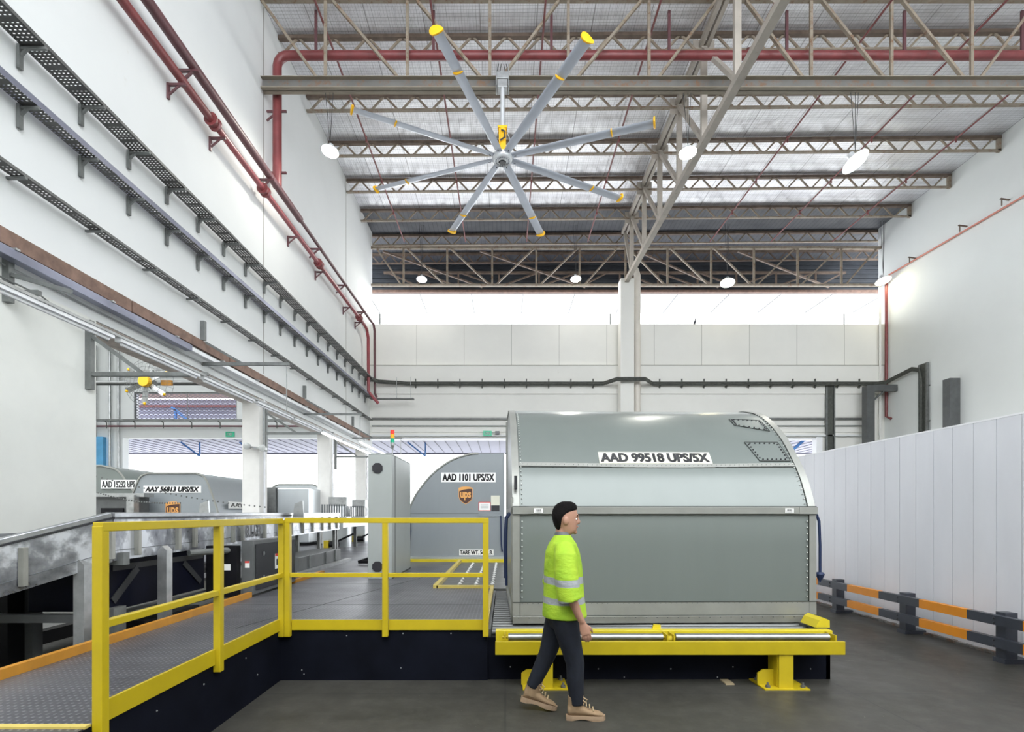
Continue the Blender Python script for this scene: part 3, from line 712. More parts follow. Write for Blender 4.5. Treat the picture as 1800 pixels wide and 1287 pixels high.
MB().lathe((FX, FY, FZ), [(.075, .1), (.075, .55), (.05, .62)], 20).build('motor', 'lens_dark', r, smooth=True)
MB().tube([(FX - .02, FY - .15, FZ + .62), (FX + .06, FY - .2, FZ + .55), (FX + .06, FY - .2, FZ + .4), (FX - .06, FY - .17, FZ + .34)], .02, 8).build('motor_cable', 'wire', r, smooth=True)
for s in (-1, 1): MB().tube([(FX + s * .1, FY, FZ + .7), (FX + s * .19, FY, FZ + .5), (FX + s * .14, FY, FZ + .15)], .008, 5).build('safety_wire', 'fan_hub', r)
MB().tube([(FX, FY, FZ + .74), (FX, FY, FZ + 1.86)], .055, 14).build('downrod', 'fan_hub', r, smooth=True)
mb = MB().box(FX - .13, FX + .13, FY - .06, FY + .2, FZ + 1.78, FZ + 1.98); mb.box(FX - .17, FX - .14, FY - .04, FY + .3, FZ + 1.85, FZ + 2.38); mb.box(FX + .14, FX + .17, FY - .04, FY + .3, FZ + 1.85, FZ + 2.38); mb.box(FX - .17, FX + .17, FY - .03, FY + .0, FZ + 2.02, FZ + 2.2)
mb.build('beam_clamp', 'galv', r, bevel=.01)
mb = MB()
for s in (-1, 1):
    for q in (.03, .1): mb.tube([(FX + s * q + .02, FY + .02, FZ + 1.95), (FX + s * (q + .04), FY + .02, FZ + 2.2), (FX + s * q, FY + .05, FZ + 2.45)], .011, 5)
mb.build('mount_bolts', 'wire', r)
for k in range(8):
    a = math.radians(26 + 45 * k); d = Vector((math.cos(a), math.sin(a), 0)); sd = Vector((-math.sin(a), math.cos(a), 0)); up = Vector((0, 0, 1))
    C = Vector((FX, FY, FZ))
    def airfoil(rad, wd, th, pitch, droop):
        c = C + d * rad + up * (droop + .02); out = []
        for kk in range(12):
            t_ = 2 * PI * kk / 12; u_ = math.cos(t_) * wd / 2; v_ = math.sin(t_) * th / 2 * (1 - .4 * math.cos(t_))
            out.append(c + sd * (u_ * math.cos(pitch) - v_ * math.sin(pitch)) + up * (u_ * math.sin(pitch) + v_ * math.cos(pitch)))
        return out
    P_ = -.16
    bl = MB().rings([airfoil(q, w_, .035, P_, -.012 * q) for q, w_ in ((.24, .17), (.5, .20), (1.5, .23), (2.6, .235), (3.70, .235))]).build('blade', 'fan_alu', r, smooth=True)
    MB().rings([airfoil(q, w_, th, P_, -.012 * 3.7) for q, w_, th in ((3.70, .22, .05), (3.715, .30, .17), (3.745, .30, .17), (3.75, .20, .10))]).build('blade_tip', 'fan_yellow', bl, smooth=True, label='yellow winglet tip')
    MB().rings([airfoil(q, w_, th, P_, -.012 * 2.75) for q, w_, th in ((2.73, .20, .06), (2.74, .23, .11), (2.76, .23, .11), (2.77, .20, .06))]).build('blade_collar', 'fan_yellow', bl, smooth=True, label='yellow collar')
    for q in (.33, .36):
        c_ = C + d * q + up * -.025; MB().ball(c_, .013, 6, 4).build('bolt', 'wire', bl)

# ------------------------------------------------------------------ small wall fan in the side hall
def wall_fan():
    cx, cy, cz = -8.25, 12.0, 4.63
    r = root('cage_fan', (cx, cy, cz), 'caged wall fan with yellow hub in the left opening', 'fan', local=True); r.location = (cx, cy, cz)
    R = .57
    mb = MB()
    for q, dy in ((R, 0), (R * .82, -.08), (R * .62, -.13), (R * .42, -.16), (R * .22, -.18)): mb.tube([(q * math.cos(2 * PI * k / 28), dy, q * math.sin(2 * PI * k / 28)) for k in range(28)], .004, 4, closed=True)
    for k in range(28):
        a = 2 * PI * k / 28; mb.tube([(q * math.cos(a), dy, q * math.sin(a)) for q, dy in ((R, 0), (R * .7, -.11), (R * .4, -.16), (.1, -.18))], .003, 4)
    mb.build('cage', 'bracket_grey', r)
    MB().lathe((0, 0, 0), [(.01, -.21), (.12, -.21), (.13, -.18), (.13, -.10), (.05, -.08)], 24, 'y').build('hub_cap', 'fan_yellow', r, smooth=True)
    for k in range(6):
        a = math.radians(25 + 60 * k); d = Vector((math.cos(a), 0, math.sin(a))); s = Vector((-math.sin(a), .5, math.cos(a)))
        p = [d * .1 - s * .04, d * .1 + s * .04, d * .49 + s * .05, d * .49 - s * .05]; o = Vector((0, .02, 0))
        b = MB().hexa([v + Vector((0, -.09, 0)) + e for v in (p[0], p[1], p[3], p[2]) for e in (-o * .4, o * .4)][0:8]).build('blade', 'galv', r)
        q = d * .5 + Vector((0, -.09, 0)); MB().ball(q, .035, 8, 5).build('blade_tip', 'fan_yellow', b)
    MB().lathe((0, 0, 0), [(.09, -.08), (.11, -.05), (.11, .12), (.05, .15)], 16, 'y').build('motor', 'galv_dark', r, smooth=True)
    MB().box(.28, .52, -.02, .04, -.06, .06).build('control_box', 'orange_kerb', r)
    mb = MB(); mb.bar((0, .1, 0), (0, .1, .34), .06); mb.bar((-.1, .1, .34), (1.5, .1, .34), .05); mb.build('mount_arm', 'galv', r)
wall_fan()
r = root('conduit_rack', (-9.3, 12.2, 4.8), 'pair of grey conduits on arms behind the caged fan', 'conduit')
for z in (4.78, 5.0): MB().tube([(-12, 12.6, z), (-7.2, 12.6, z)], .06, 10).build('conduit', 'galv_dark', r, smooth=True)
r = root('side_hall_cable_tray', (-12, 23.6, 5.9), 'cable tray with red pipe below crossing the side hall above the exit sign', 'cable tray')
MB().box(-19.4, XL - .5, 23.7, 24.0, 5.86, 5.93).build('tray', 'bracket_grey', r)
for k in range(9): mb = MB(); x = -18.5 + 1.3 * k; mb.bar((x, 23.9, 5.9), (x + .25, 23.7, 5.75), .03); mb.bar((x + .25, 23.7, 5.5), (x + .25, 23.7, 5.78), .03); mb.build('arm', 'cable', r)
MB().tube([(-19.4, 23.8, 5.62), (XL - .6, 23.8, 5.62)], .045, 8).build('red_pipe', 'pipe_maroon', r)
r = root('side_hall_pipes', (-18.9, 24.2, 0), 'grey vertical pipes and conduits beside the blue sliding door', 'pipe')
for x in (-19.25, -18.6, -18.2): MB().tube([(x, 24.35, .2), (x, 24.35, 9.5)], .05, 8).build('pipe', 'galv', r)
MB().tube([(-18.2, 24.35, 7.9), (-18.0, 24.35, 8.05), (-13.5, 24.35, 8.05)], .03, 8).build('branch', 'galv', r)
MB().box(-18.9, -17.55, YB - .05, YB - .005, 5.95, 7.4).build('hatch_panel', 'white_wall', None, label='white boarded hatch left of the diamond mesh guard', cat='panel')

# exit signs
def exit_sign(x, z, y, lab):
    r = root('exit_sign', (x, y, z - .12), lab, 'exit sign')
    MB().box(x - .20, x + .20, y - .06, y, z - .12, z + .12).build('housing', 'exit_lit', r)
    letters('EXIT', .26, .13, front(x, y - .064, z), 'lettering', 'decal_white', r, .02, label='white letters EXIT')
exit_sign(-13.0, 5.35, YB - .005, 'green exit sign in the side hall at the left')
exit_sign(-.83, 5.37, YB - .145, 'green exit sign above the opening behind the standing container')
r = root('alarm_bell', (-.35, YB - .2, 5.35), 'small grey camera beside the rear exit sign', 'camera')
MB().box(-.47, -.27, YB - .28, YB, 5.33, 5.47).build('body', 'lens_dark', r)

# ------------------------------------------------------------------ air cargo containers
def spline(pts, n=6):
    out = []
    P = [pts[0]] + pts + [pts[-1]]
    for i in range(1, len(P) - 2):
        for k in range(n):
            t_ = k / n; a, b, c_, d = P[i - 1], P[i], P[i + 1], P[i + 2]
            out.append(tuple(.5 * ((2 * b[j]) + (-a[j] + c_[j]) * t_ + (2 * a[j] - 5 * b[j] + 4 * c_[j] - d[j]) * t_ ** 2 + (-a[j] + 3 * b[j] - 3 * c_[j] + d[j]) * t_ ** 3) for j in range(2)))
    out.append(pts[-1]); return out
PROF = spline([(0, 1.13), (.04, 1.26), (.15, 1.50), (.31, 1.73), (.50, 1.955), (.75, 2.17), (1.05, 2.35), (1.43, 2.465), (1.62, 2.48)])
FULL = [(0, 0), (0, .4), (0, .8)] + PROF + [(2.24, 2.48)]
def along(poly, s):
    for a, b in zip(poly, poly[1:]):
        l = math.hypot(b[0] - a[0], b[1] - a[1])
        if s <= l: 
            f = s / l; n = Vector((-(b[1] - a[1]), b[0] - a[0])).normalized(); return a[0] + (b[0] - a[0]) * f, a[1] + (b[1] - a[1]) * f, n
        s -= l
    return poly[-1][0], poly[-1][1], Vector((0, 1))
def prof_band(x0, x1, s0, s1, lift, mb=None, n=14):
    mb = mb or MB(); rr = []
    for i in range(n + 1):
        y, z, nn = along(FULL, s0 + (s1 - s0) * i / n)
        a = (y + nn[0] * lift, z + nn[1] * lift); b = (y - nn[0] * .002, z - nn[1] * .002)
        rr.append([(x0, *a), (x1, *a), (x1, *b), (x0, *b)])
    mb.rings(rr); return mb
SB = 1.13   # arc length at the belt
def container_side(name, W, loc, rz, label, paint):
    r = root(name, loc, label, 'air cargo container', 'air cargo containers', local=True, rz=rz)
    b = MB().prism(FULL + [(2.24, 0)], .01, W - .01, 'x').build('body', paint, r, smooth=True, angle=25)
    return r
W1 = 3.16
r = container_side('cargo_container', W1, (.075, 5.32, .47), math.radians(1.3), 'large grey curved air cargo container on the yellow roller stand, marked AAD 99518', 'uld_grey')
TOT = sum(math.hypot(b[0] - a[0], b[1] - a[1]) for a, b in zip(FULL, FULL[1:]))
for x0 in (0, W1 - .075):
    mb = prof_band(x0, x0 + .075, 0, TOT - .05, .012, n=70); mb.build('edge_frame', 'uld_rim', r, smooth=True)
e = MB().box(0, W1, -.02, .03, .0, .075).build('base_rail', 'uld_rail', r, bevel=.004)
MB().box(.075, W1 - .075, -.014, .0, .08, .215).build('kick_panel', 'uld_rim', r)
MB().box(.0, W1, -.03, .0, 1.125, 1.20).build('belt_rail', 'uld_rim', r, bevel=.003)
MB().box(.0, .16, -.034, -.03, 1.125, 1.20).build('corner_plate', 'uld_rim', r); MB().box(W1 - .19, W1, -.034, -.03, 1.125, 1.20).build('corner_plate', 'uld_rim', r)
mb = MB()
for z0 in (.216, 1.117, 1.201, .076): mb.box(.0, W1, -.017, .0, z0, z0 + .006)
mb.box(.075, .079, -.014, .0, .08, 1.12); mb.box(W1 - .079, W1 - .075, -.014, .0, .08, 1.12)
prof_band(.075, .080, SB, TOT - .1, .006, mb, 60); prof_band(W1 - .080, W1 - .075, SB, TOT - .1, .006, mb, 60)
mb.build('panel_seams', 'seam_black', r)
def s_at_z(z):
    s = 0
    for a, b in zip(FULL, FULL[1:]):
        l = math.hypot(b[0] - a[0], b[1] - a[1])
        if a[1] <= z <= b[1] and b[1] > a[1]: return s + l * (z - a[1]) / (b[1] - a[1])
        s += l
    return s
sj = s_at_z(1.655)
mb = MB()
N = 24
for i in range(N):
    xa = .08 + (W1 - .16) * i / N; xb = .08 + (W1 - .16) * (i + 1) / N
    da = -.02 * math.sin(PI * (xa / W1)) ** 2; prof_band(xa, xb, sj - .02 + da, sj + .028 + da, .010, mb, 2)
mb.build('joint_strip', 'uld_rim', r)
mb = prof_band(.08, W1 - .08, sj - .034, sj - .022, .006); mb.build('joint_gap', 'seam_black', r)
# rivets: one mesh part per row is a countless pattern of the rail
RV = {}
def rivets(pts, m, rad=.006):
    mb = RV.setdefault(m, MB())
    for p in pts:
        y, z, nn = p[1], p[2], p[3]; mb.ball((p[0], y + nn[0] * .012, z + nn[1] * .012), rad, 6, 4)
F_ = Vector((-1, 0))
rivets([(.1 + i * .058, -.012, 1.19, F_) for i in range(int(3.0 / .058))], 'ink_grey', .005)
rivets([(.1 + i * .058, -.012, 1.135, F_) for i in range(int(3.0 / .058))], 'ink_grey', .005)
rivets([(.1 + i * .055, 0, .205, F_) for i in range(int(3.0 / .055))], 'ink_grey', .005)
rivets([(.06 + i * .11, -.01, .06, F_) for i in range(28)], 'ink_grey', .005)
for xx in (.098, W1 - .098):
    rivets([(xx, 0, .27 + i * .065, F_) for i in range(13)], 'rivet_pale', .008)
    pp = []
    for i in range(30):
        y, z, nn = along(FULL, SB + .05 + i * .055); pp.append((xx, y, z, nn))
    rivets(pp, 'rivet_pale', .007)
pp = []
for i in range(60):
    y, z, nn = along(FULL, sj + .004 - .02 * math.sin(PI * ((.12 + i * .05) / W1)) ** 2); pp.append((.12 + i * .05, y, z, nn))
rivets(pp, 'ink_grey', .004)
for m_, b_ in RV.items(): b_.build('rivets', m_, r, kind='stuff')
def on_prof(cx, s0):
    def f(u, q):
        y, z, nn = along(FULL, s0 + q); return (cx + u, y + nn[0] * .0075, z + nn[1] * .0075)
    return f
sd_ = s_at_z(1.74)
dec = prof_band(.955, 2.19, sd_ - .085, sd_ + .085, .005).build('name_decal', 'decal_cream', r, label='cream strip decal')
letters('AAD 99518 UPS/5X', 1.19, .135, on_prof(1.57, sd_ - .002), 'lettering', 'ink', dec, .03)
def quad_patch(cs):
    # corner list (x, arc) -> outline and bolts
    pl = MB(); N = 8; g = []
    for i in range(N + 1):
        row = []
        for j in range(N + 1):
            u, v = i / N, j / N
            x = (cs[0][0] * (1 - u) + cs[1][0] * u) * (1 - v) + (cs[3][0] * (1 - u) + cs[2][0] * u) * v
            s = (cs[0][1] * (1 - u) + cs[1][1] * u) * (1 - v) + (cs[3][1] * (1 - u) + cs[2][1] * u) * v
            y, z, nn = along(FULL, s); row.append((x, y + nn[0] * .006, z + nn[1] * .006))
        g.append(row)
    fl = [p for row in g for p in row]; k = N + 1
    pl.add(fl, [(i * k + j, (i + 1) * k + j, (i + 1) * k + j + 1, i * k + j + 1) for i in range(N) for j in range(N)])
    o = pl.build('repair_patch', 'uld_grey', r, smooth=True)
    mb = MB(); rv = MB()
    for a, b in zip(cs, cs[1:] + cs[:1]):
        p = []
        for i in range(9):
            x = a[0] + (b[0] - a[0]) * i / 8; s = a[1] + (b[1] - a[1]) * i / 8; y, z, nn = along(FULL, s); p.append((x, y + nn[0] * .007, z + nn[1] * .007))
        mb.tube(p, .004, 4)
        cx = sum(c_[0] for c_ in cs) / 4; cs_ = sum(c_[1] for c_ in cs) / 4
        for i in range(6):
            f = (i + .5) / 6; x = a[0] + (b[0] - a[0]) * f; s = a[1] + (b[1] - a[1]) * f; x += (cx - x) * .13; s += (cs_ - s) * .16
            y, z, nn = along(FULL, s); rv.ball((x, y + nn[0] * .009, z + nn[1] * .009), .010, 6, 4)
    mb.build('patch_outline', 'seam_black', o); rv.build('patch_rivets', 'ink', o)
quad_patch([(2.72, sj + .06), (3.06, sj + .06), (3.02, sj + .36), (2.64, sj + .36)])
quad_patch([(2.66, sj + .72), (3.02, sj + .58), (3.02, sj + .86), (2.66, sj + .90)])
for x in (.26, 2.86):
    p = MB().box(x - .04, x + .05, -.034, -.03, 1.138, 1.185).build('barcode_label', 'decal_white', r)
    mb = MB()
    for k in range(9): mb.box(x - .022 + k * .006, x - .020 + k * .006 + (k % 3) * .001, -.0352, -.034, 1.155, 1.175)
    mb.box(x - .03, x + .035, -.0352, -.034, 1.146, 1.149); mb.build('bars', 'ink', p)
MB().box(.018, .05, -.001 + .02, .06, 1.38, 1.52).build('latch', 'lens_dark', r)
for x, y in ((-.012, .3), (-.02, .95)):
    MB().tube([(.01, y, 1.16), (-.05, y, 1.08), (-.06, y, .8), (-.055, y, .35)], .014, 8).build('strap', 'strap_navy', r, smooth=True)
MB().tube([(W1, -.0, 1.14), (W1 + .035, .0, 1.05), (W1 + .045, 0, .8), (W1 + .045, 0, .50), (W1 + .04, 0, .42)], .014, 8).build('strap', 'strap_navy', r, smooth=True)
MB().lathe((W1 + .045, 0, .44), [(.03, .08), (.045, .06), (.02, .0)], 8).build('strap_hook', 'strap_navy', r)
mb = MB()
for y in (.02, 2.17): mb.box(-.015, .01, y, y + .05, .02, 1.3 if y < 1 else 2.45)
mb.box(-.012, .01, .02, 2.2, .02, .09); mb.box(-.012, .01, .02, 2.2, 1.13, 1.19); mb.build('side_door_frame', 'uld_rim', r)

def shield(cx, y, cz, s, parent):
    """brown shield with gold rim and lower-case letters"""
    def pts(k): 
        p = [(-.5, .52), (-.25, .60), (0, .62), (.25, .60), (.5, .52)]
        low = [(.5, -.12), (.42, -.36), (.22, -.54), (0, -.66), (-.22, -.54), (-.42, -.36), (-.5, -.12)]
        return [(cx + a * s * k, cz + b * s * k) for a, b in p + low]
    o = MB().prism(pts(1.08), y - .003, y, 'y').build('emblem', 'ups_gold', parent, label='brown and gold shield emblem')
    MB().prism(pts(1.0), y - .005, y - .003, 'y').build('emblem_field', 'ups_brown', o)
    top = [(-.5, .30), (-.5, .52), (-.25, .60), (0, .62), (.25, .60), (.5, .52), (.5, .49), (.2, .48), (-.2, .42)]
    MB().prism([(cx + a * s, cz + b * s) for a, b in top], y - .006, y - .005, 'y').build('emblem_swoosh', 'ups_gold', o)
    letters('ups', s * .84, s * .66, front(cx, y - .0075, cz - .08 * s), 'emblem_letters', 'ups_gold', o, .03, fat=0)

# end-on container standing on the ball deck
r = root('cargo_container', (-2.32, 12.05, .52), 'grey container seen end-on between the tall cabinet and the curved container, marked AAD 1101', 'air cargo container', 'air cargo containers')
END = [(-y_ - .0, z_) for y_, z_ in FULL]
def endx(y_): return -2.24 + y_ * 1.0
poly = [(endx(y_), .52 + z_ * 1.0) for y_, z_ in FULL] + [(.0, 3.0), (.0, .52)]
MB().prism(poly, 12.05, 15.2, 'y').build('body', 'uld_grey_cool', r)
mb = MB(); pp = poly[:-2]
mb.tube([(x, 12.04, z) for x, z in pp[:-1]], .022, 6); mb.build('edge_trim', 'uld_rim', r)
MB().box(-2.24, 0, 12.0, 12.05, .50, .60).build('base_rail', 'uld_alu', r)
MB().box(-.03, 0.0, 12.02, 12.05, .5, 3.0).build('edge_post', 'bright_sheet', r)
MB().box(-.62, -.02, 12.03, 12.05, 1.53, 1.63).build('belt_rail', 'uld_grey_cool', r)
mb = MB(); mb.box(-2.24, -.02, 12.046, 12.05, 1.60, 1.606); mb.build('panel_seams', 'seam_black', r)
d = MB().box(-1.49, -.22, 12.044, 12.05, 2.33, 2.555).build('name_decal', 'decal_white', r)
letters('AAD 1101 UPS/5X', 1.20, .165, front(-.855, 12.042, 2.443), 'lettering', 'ink', d, .02)
shield(-.92, 12.046, 2.03, .30, r)
d = MB().box(-.62, -.34, 12.044, 12.05, 1.66, 1.87).build('notice', 'label_red', r, label='red-bordered notice')
p = MB().box(-.605, -.355, 12.041, 12.044, 1.675, 1.855).build('notice_sheet', 'decal_white', d)
mb = MB()
for k in range(5): mb.box(-.57, -.39, 12.039, 12.041, 1.71 + k * .025, 1.715 + k * .025)
mb.build('notice_text', 'ink_grey', d)
MB().box(-.33, -.13, 12.044, 12.05, 1.79, 2.02).build('document_pocket', 'decal_cream', r); MB().box(-.32, -.135, 12.04, 12.05, 1.66, 1.79).build('placard', 'ink', r)
d = MB().box(-1.07, -.27, 12.044, 12.05, .63, .765).build('tare_decal', 'decal_white', r)
letters('TARE WT. 563 LB.', .76, .10, front(-.67, 12.042, .697), 'lettering', 'ink', d, .02)
MB().tube([(-.10, 12.02, 1.55), (-.09, 12.01, .9), (-.07, 12.02, .72)], .016, 6).build('strap', 'strap_navy', r)
MB().tube([(-2.22, 12.02, 1.55), (-2.19, 12.0, 1.2), (-2.23, 12.02, .8)], .016, 6).build('strap', 'strap_navy', r)

# containers beyond the opening
def far_container(x0, x1, y, z0, z1, dep, label, paint, txt, tcol='ink', sh=False, inset=.45, rim='uld_rim', shear=0):
    r = root('cargo_container', ((x0 + x1) / 2, y, z0), label, 'air cargo container', 'air cargo containers')
    H = z1 - z0
    half = spline([(0, .42 * H), (.05, .55 * H), (.22 * inset / .45, .80 * H), (inset * .8, .95 * H), (inset * 1.25, H)], 5)
    poly = [(x0, z0)] + [(x0 + a, z0 + b) for a, b in half] + [(x1 - a, z0 + b) for a, b in reversed(half)] + [(x1, z0)]
    MB().prism(poly, y, y + dep, 'y').build('body', paint, r, smooth=True, angle=30)
    MB().tube([(x, y - .005, z) for x, z in poly], .03, 6).build('edge_trim', rim, r)
    mb = MB()
    if txt:
        tw = (x1 - x0) * .62; cx = (x0 + x1) / 2; cz = z0 + H * .80
        d = MB().box(cx - tw / 2, cx + tw / 2, y - .01, y, cz - .10, cz + .10).build('name_decal', 'decal_white', r)
        letters(txt, tw * .94, .15, front(cx, y - .013, cz), 'lettering', tcol, d, .03, shear)
    if sh: shield((x0 + x1) / 2 + .02, y - .01, z0 + H * .53, .38, r)
    return r
far_container(-10.62, -8.02, 14.5, .5, 2.73, 3.0, 'grey container with ups shield behind the silver chute, marked AAY 56813', 'uld_grey_cool', 'AAY 56813 UPS/5X', 'ink', True, .5, shear=.25)
r = root('side_lettering', (-8.0, 16.0, 2.2), 'faded white registration strip on the right flank of the container behind the chute', 'decal')
p = MB().box(-8.02, -8.005, 15.0, 16.9, 1.75, 1.95).build('strip', 'decal_white', r)
letters('AAY 56813', 1.7, .13, lambda u, q: (-8.0, 15.95 + u, 1.85 + q), 'lettering', 'ink_grey', p)
far_container(-13.6, -10.75, 15.4, .5, 3.02, 3.0, 'beige grey container at the left wall edge, marked AAD 15232', 'uld_grey', '', 'ink', False, 1.0)
r_ = bpy.data.objects[-1] if False else None
d = root('name_strip', (-11.5, 15.38, 2.4), 'white registration strip on the leftmost container', 'decal')
p = MB().box(-12.0, -10.95, 15.36, 15.39, 2.34, 2.60).build('strip', 'decal_white', d); letters('AAD 15232 UPS', .98, .19, front(-11.47, 15.355, 2.47), 'lettering', 'ink', p)
r = root('transfer_dolly', (-12.0, 13.8, .5), 'dark steel frame machine below the leftmost container', 'machine')
MB().box(-12.2, -9.9, 14.0, 14.4, .5, 2.05).build('side_panel', 'dark_grey_paint', r); MB().box(-12.2, -9.7, 13.9, 14.3, 2.05, 2.15).build('top_rail', 'galv', r)
MB().box(-10.1, -9.9, 13.8, 14.0, .5, 2.1).build('post', 'galv', r)
MB().box(-10.9, -10.3, 13.95, 14.0, 1.5, 1.75).build('motor_box', 'black_paint', r)
r = far_container(-9.6, -7.0, 20.5, .5, 2.75, 3.0, 'pale open container behind the nearest concrete column', 'uld_alu', '', 'ink', False, .5)
r = root('belt_loader', (-8.3, 18.0, .5), 'white box trailer with sloped dark end behind the concrete column', 'trailer')
MB().box(-7.85, -6.75, 17.8, 20.0, .6, 2.48).build('box_body', 'uld_alu', r, bevel=.03); MB().prism([(-9.0, 2.35), (-8.3, 2.35), (-7.85, 1.9), (-7.85, .9), (-9.0, .9)], 18, 19.5, 'y').build('hood', 'dark_grey_paint', r)
MB().box(-8.15, -7.85, 17.7, 18.0, .9, 2.5).build('frame_post', 'galv_dark', r)
# chains on the far frame
for k, (a, b) in enumerate((((-8.7, 10.6, 2.15), (-6.6, 10.6, 1.82)), ((-8.75, 10.4, 2.5), (-4.6, 10.6, 1.70)))):
    mb = MB(); a = Vector(a); b = Vector(b)
    for i in range(40):
        t_ = i / 40; p = a.lerp(b, t_); p.z -= .12 * math.sin(PI * t_); mb.ball(p, .018, 5, 3)
    mb.build('steel_chain', 'galv_dark', None, label=('upper long' if k else 'lower short') + ' chain hanging before the container with the shield', cat='chain', kind=None)
for k, x in enumerate((-6.05, -4.15)):
    MB().prism([(x - .12, 1.52), (x - .08, 1.80), (x + .08, 1.86), (x + .10, 1.52)], 10.4, 10.45, 'y').build('chute_stop', 'galv', None, label='small grey stop plate rising behind the chute, ' + ('left' if k == 0 else 'right'), cat='plate')

# ------------------------------------------------------------------ platform
Z = .492
r = root('work_platform', (-1, 6, 0), 'raised checker plate platform with black side panels', 'platform')
mb = MB(); mb.box(-3.35, -2.17, .6, 4.99, Z - .04, Z); mb.box(-3.35, -.22, 4.99, 7.7, Z - .04, Z); mb.box(-3.35, -1.02, 7.7, 12.0, Z - .04, Z)
mb.box(-5.6, -3.35, 8.9, 12.0, Z - .04, Z); mb.box(-15.0, -2.3, 12.0, 24.0, Z - .04, Z); mb.build('deck_plate', 'checker_plate', r)
mb = MB(); mb.box(-2.17, -2.155, .6, 4.97, 0, Z - .002); mb.box(-2.17, -.17, 4.965, 4.99, 0, Z - .002); mb.box(-.17, 3.14, 5.0, 5.04, 0, .40); mb.box(3.1, 3.14, 5.0, 7.6, 0, .40)
mb.build('side_panel', 'black_panel', r)
mb = MB()
for x, z in ((-1.95, .1), (-1.93, .06), (-1.52, .43), (-1.0, .12), (-.98, .45), (-.52, .45), (.05, .12), (.9, .1), (1.6, .1), (2.2, .12), (2.95, .1), (1.15, .02), (2.05, .02)): mb.ball((x, 4.965 if x < -.17 else 5.0, z), .007, 6, 4)
for y, z in ((2.4, .2), (2.9, .3), (3.4, .06), (3.2, .38), (3.7, .38), (4.3, .4), (4.5, .2)): mb.ball((-2.154, y, z), .007, 6, 4)
mb.build('panel_screws', 'galv', r)
mb = MB(); 
for y in (6.3, 8.2, 9.9): mb.box(-3.35, -1.02 if y > 7.7 else -.22, y, y + .006, Z, Z + .001)
mb.bar((-2.6, 5.0, Z + .001), (-1.2, 9.8, Z + .001), .006, .002); mb.build('plate_joints', 'seam_black', r)
MB().box(-3.40, -3.35, .6, 6.85, Z - .05, Z + .07).build('left_kerb', 'orange_kerb', r, label='worn orange kerb')
MB().box(-3.42, -3.35, 8.3, 9.6, Z - .02, Z + .05).build('left_kerb', 'orange_kerb', r, label='worn orange kerb')
kb = MB().box(-.22, -.17, 5.0, 7.68, Z - .10, Z + .03); kb.build('right_kerb', 'pale_kerb', r, label='worn pale yellow kerb')
MB().box(-1.02, -.17, 7.68, 7.74, Z - .02, Z + .04).build('right_kerb', 'pale_kerb', r); MB().box(-1.07, -1.0, 7.68, 11.95, Z - .02, Z + .05).build('right_kerb', 'pale_kerb', r)
MB().box(-2.3, .2, 11.88, 11.96, Z - .02, Z + .06).build('right_kerb', 'yellow_top', r)
# ball transfer deck
r = root('ball_transfer_deck', (-.4, 9.8, Z), 'steel ball transfer deck inside the yellow kerb', 'conveyor deck')
MB().box(-1.0, 3.4, 7.74, 11.88, Z - .05, Z - .012).build('deck_plate', 'galv_dark', r)
mb = MB(); mb.box(-1.0, 3.4, 7.74, 11.88, Z - .05, Z - .048)
bp = []
for i in range(4):
    for j in range(13): bp.append((-.72 + i * .26, 7.95 + j * .3, Z + .004))
b0 = MB().lathe(bp[0], [(.03, -.02), (.035, -.008), (.02, -.004), (.018, .006), (.003, .012)], 8).build('ball_caster', 'decal_white', r, smooth=True)
for p in bp[1:]:
    c = b0.copy(); c.location = (p[0] - bp[0][0], p[1] - bp[0][1], 0); c.parent = r; col.objects.link(c)
# roller deck under the big container
r = root('roller_deck', (1.4, 6.3, .3), 'grey roller bed under the big curved container', 'roller conveyor')
mb = MB(); mb.box(-.17, -.14, 5.05, 7.6, .33, .47); mb.box(3.05, 3.09, 5.05, 7.6, .33, .47); mb.box(-.17, 3.1, 5.05, 7.6, .28, .33); mb.build('frame', 'galv_dark', r)
k = 0; y = 5.12
while y < 7.55:
    MB().tube([(-.13, y, .428), (3.04, y, .428)], .036, 10).build('roller', 'deck_roller', r, smooth=True); y += .125
# yellow roller stand in front
r = root('roller_stand', (1.5, 4.8, 0), 'yellow painted roller stand on two feet before the curved container', 'roller stand')
MB().box(-.09, 3.09, 4.70, 4.73, .316, .437).build('front_beam', 'yellow_worn', r, bevel=.003)
MB().box(-.09, 3.02, 4.73, 4.95, .316, .33).build('bottom_flange', 'yellow_worn', r)
MB().box(-.09, 3.10, 4.90, 4.99, .33, .492).build('rear_beam', 'yellow_top', r, bevel=.004)
for x0, x1 in ((.03, 1.46), (1.58, 3.0)):
    MB().tube([(x0, 4.81, .452), (x1, 4.81, .452)], .034, 18).build('roller', 'roller_steel', r, smooth=True)
for x in (.0, 1.49, 1.55, 3.03):
    mb = MB().box(x - .006, x + .006, 4.74, 4.90, .40, .485); mb.tube([(x - .03, 4.81, .452), (x + .03, 4.81, .452)], .012, 8); mb.build('roller_bracket', 'yellow', r)
mb = MB(); mb.lathe((1.52, 4.79, .44), [(.03, -.02), (.03, .02)], 10, 'x'); mb.build('centre_knuckle', 'yellow', r)
MB().prism([(5.03, .47), (5.03, .60), (5.2, .63), (5.6, .63), (5.6, .47)], 3.10, 3.13, 'x')
MB().prism([(3.02, .49), (3.06, .56), (3.10, .585), (3.16, .56), (3.16, .49)], 5.04, 5.30, 'y').build('end_guide', 'yellow_top', r)
MB().prism([(1.42, .49), (1.435, .53), (1.50, .525), (1.50, .49)], 4.99, 5.02, 'y').build('stop_tab', 'yellow_top', r)
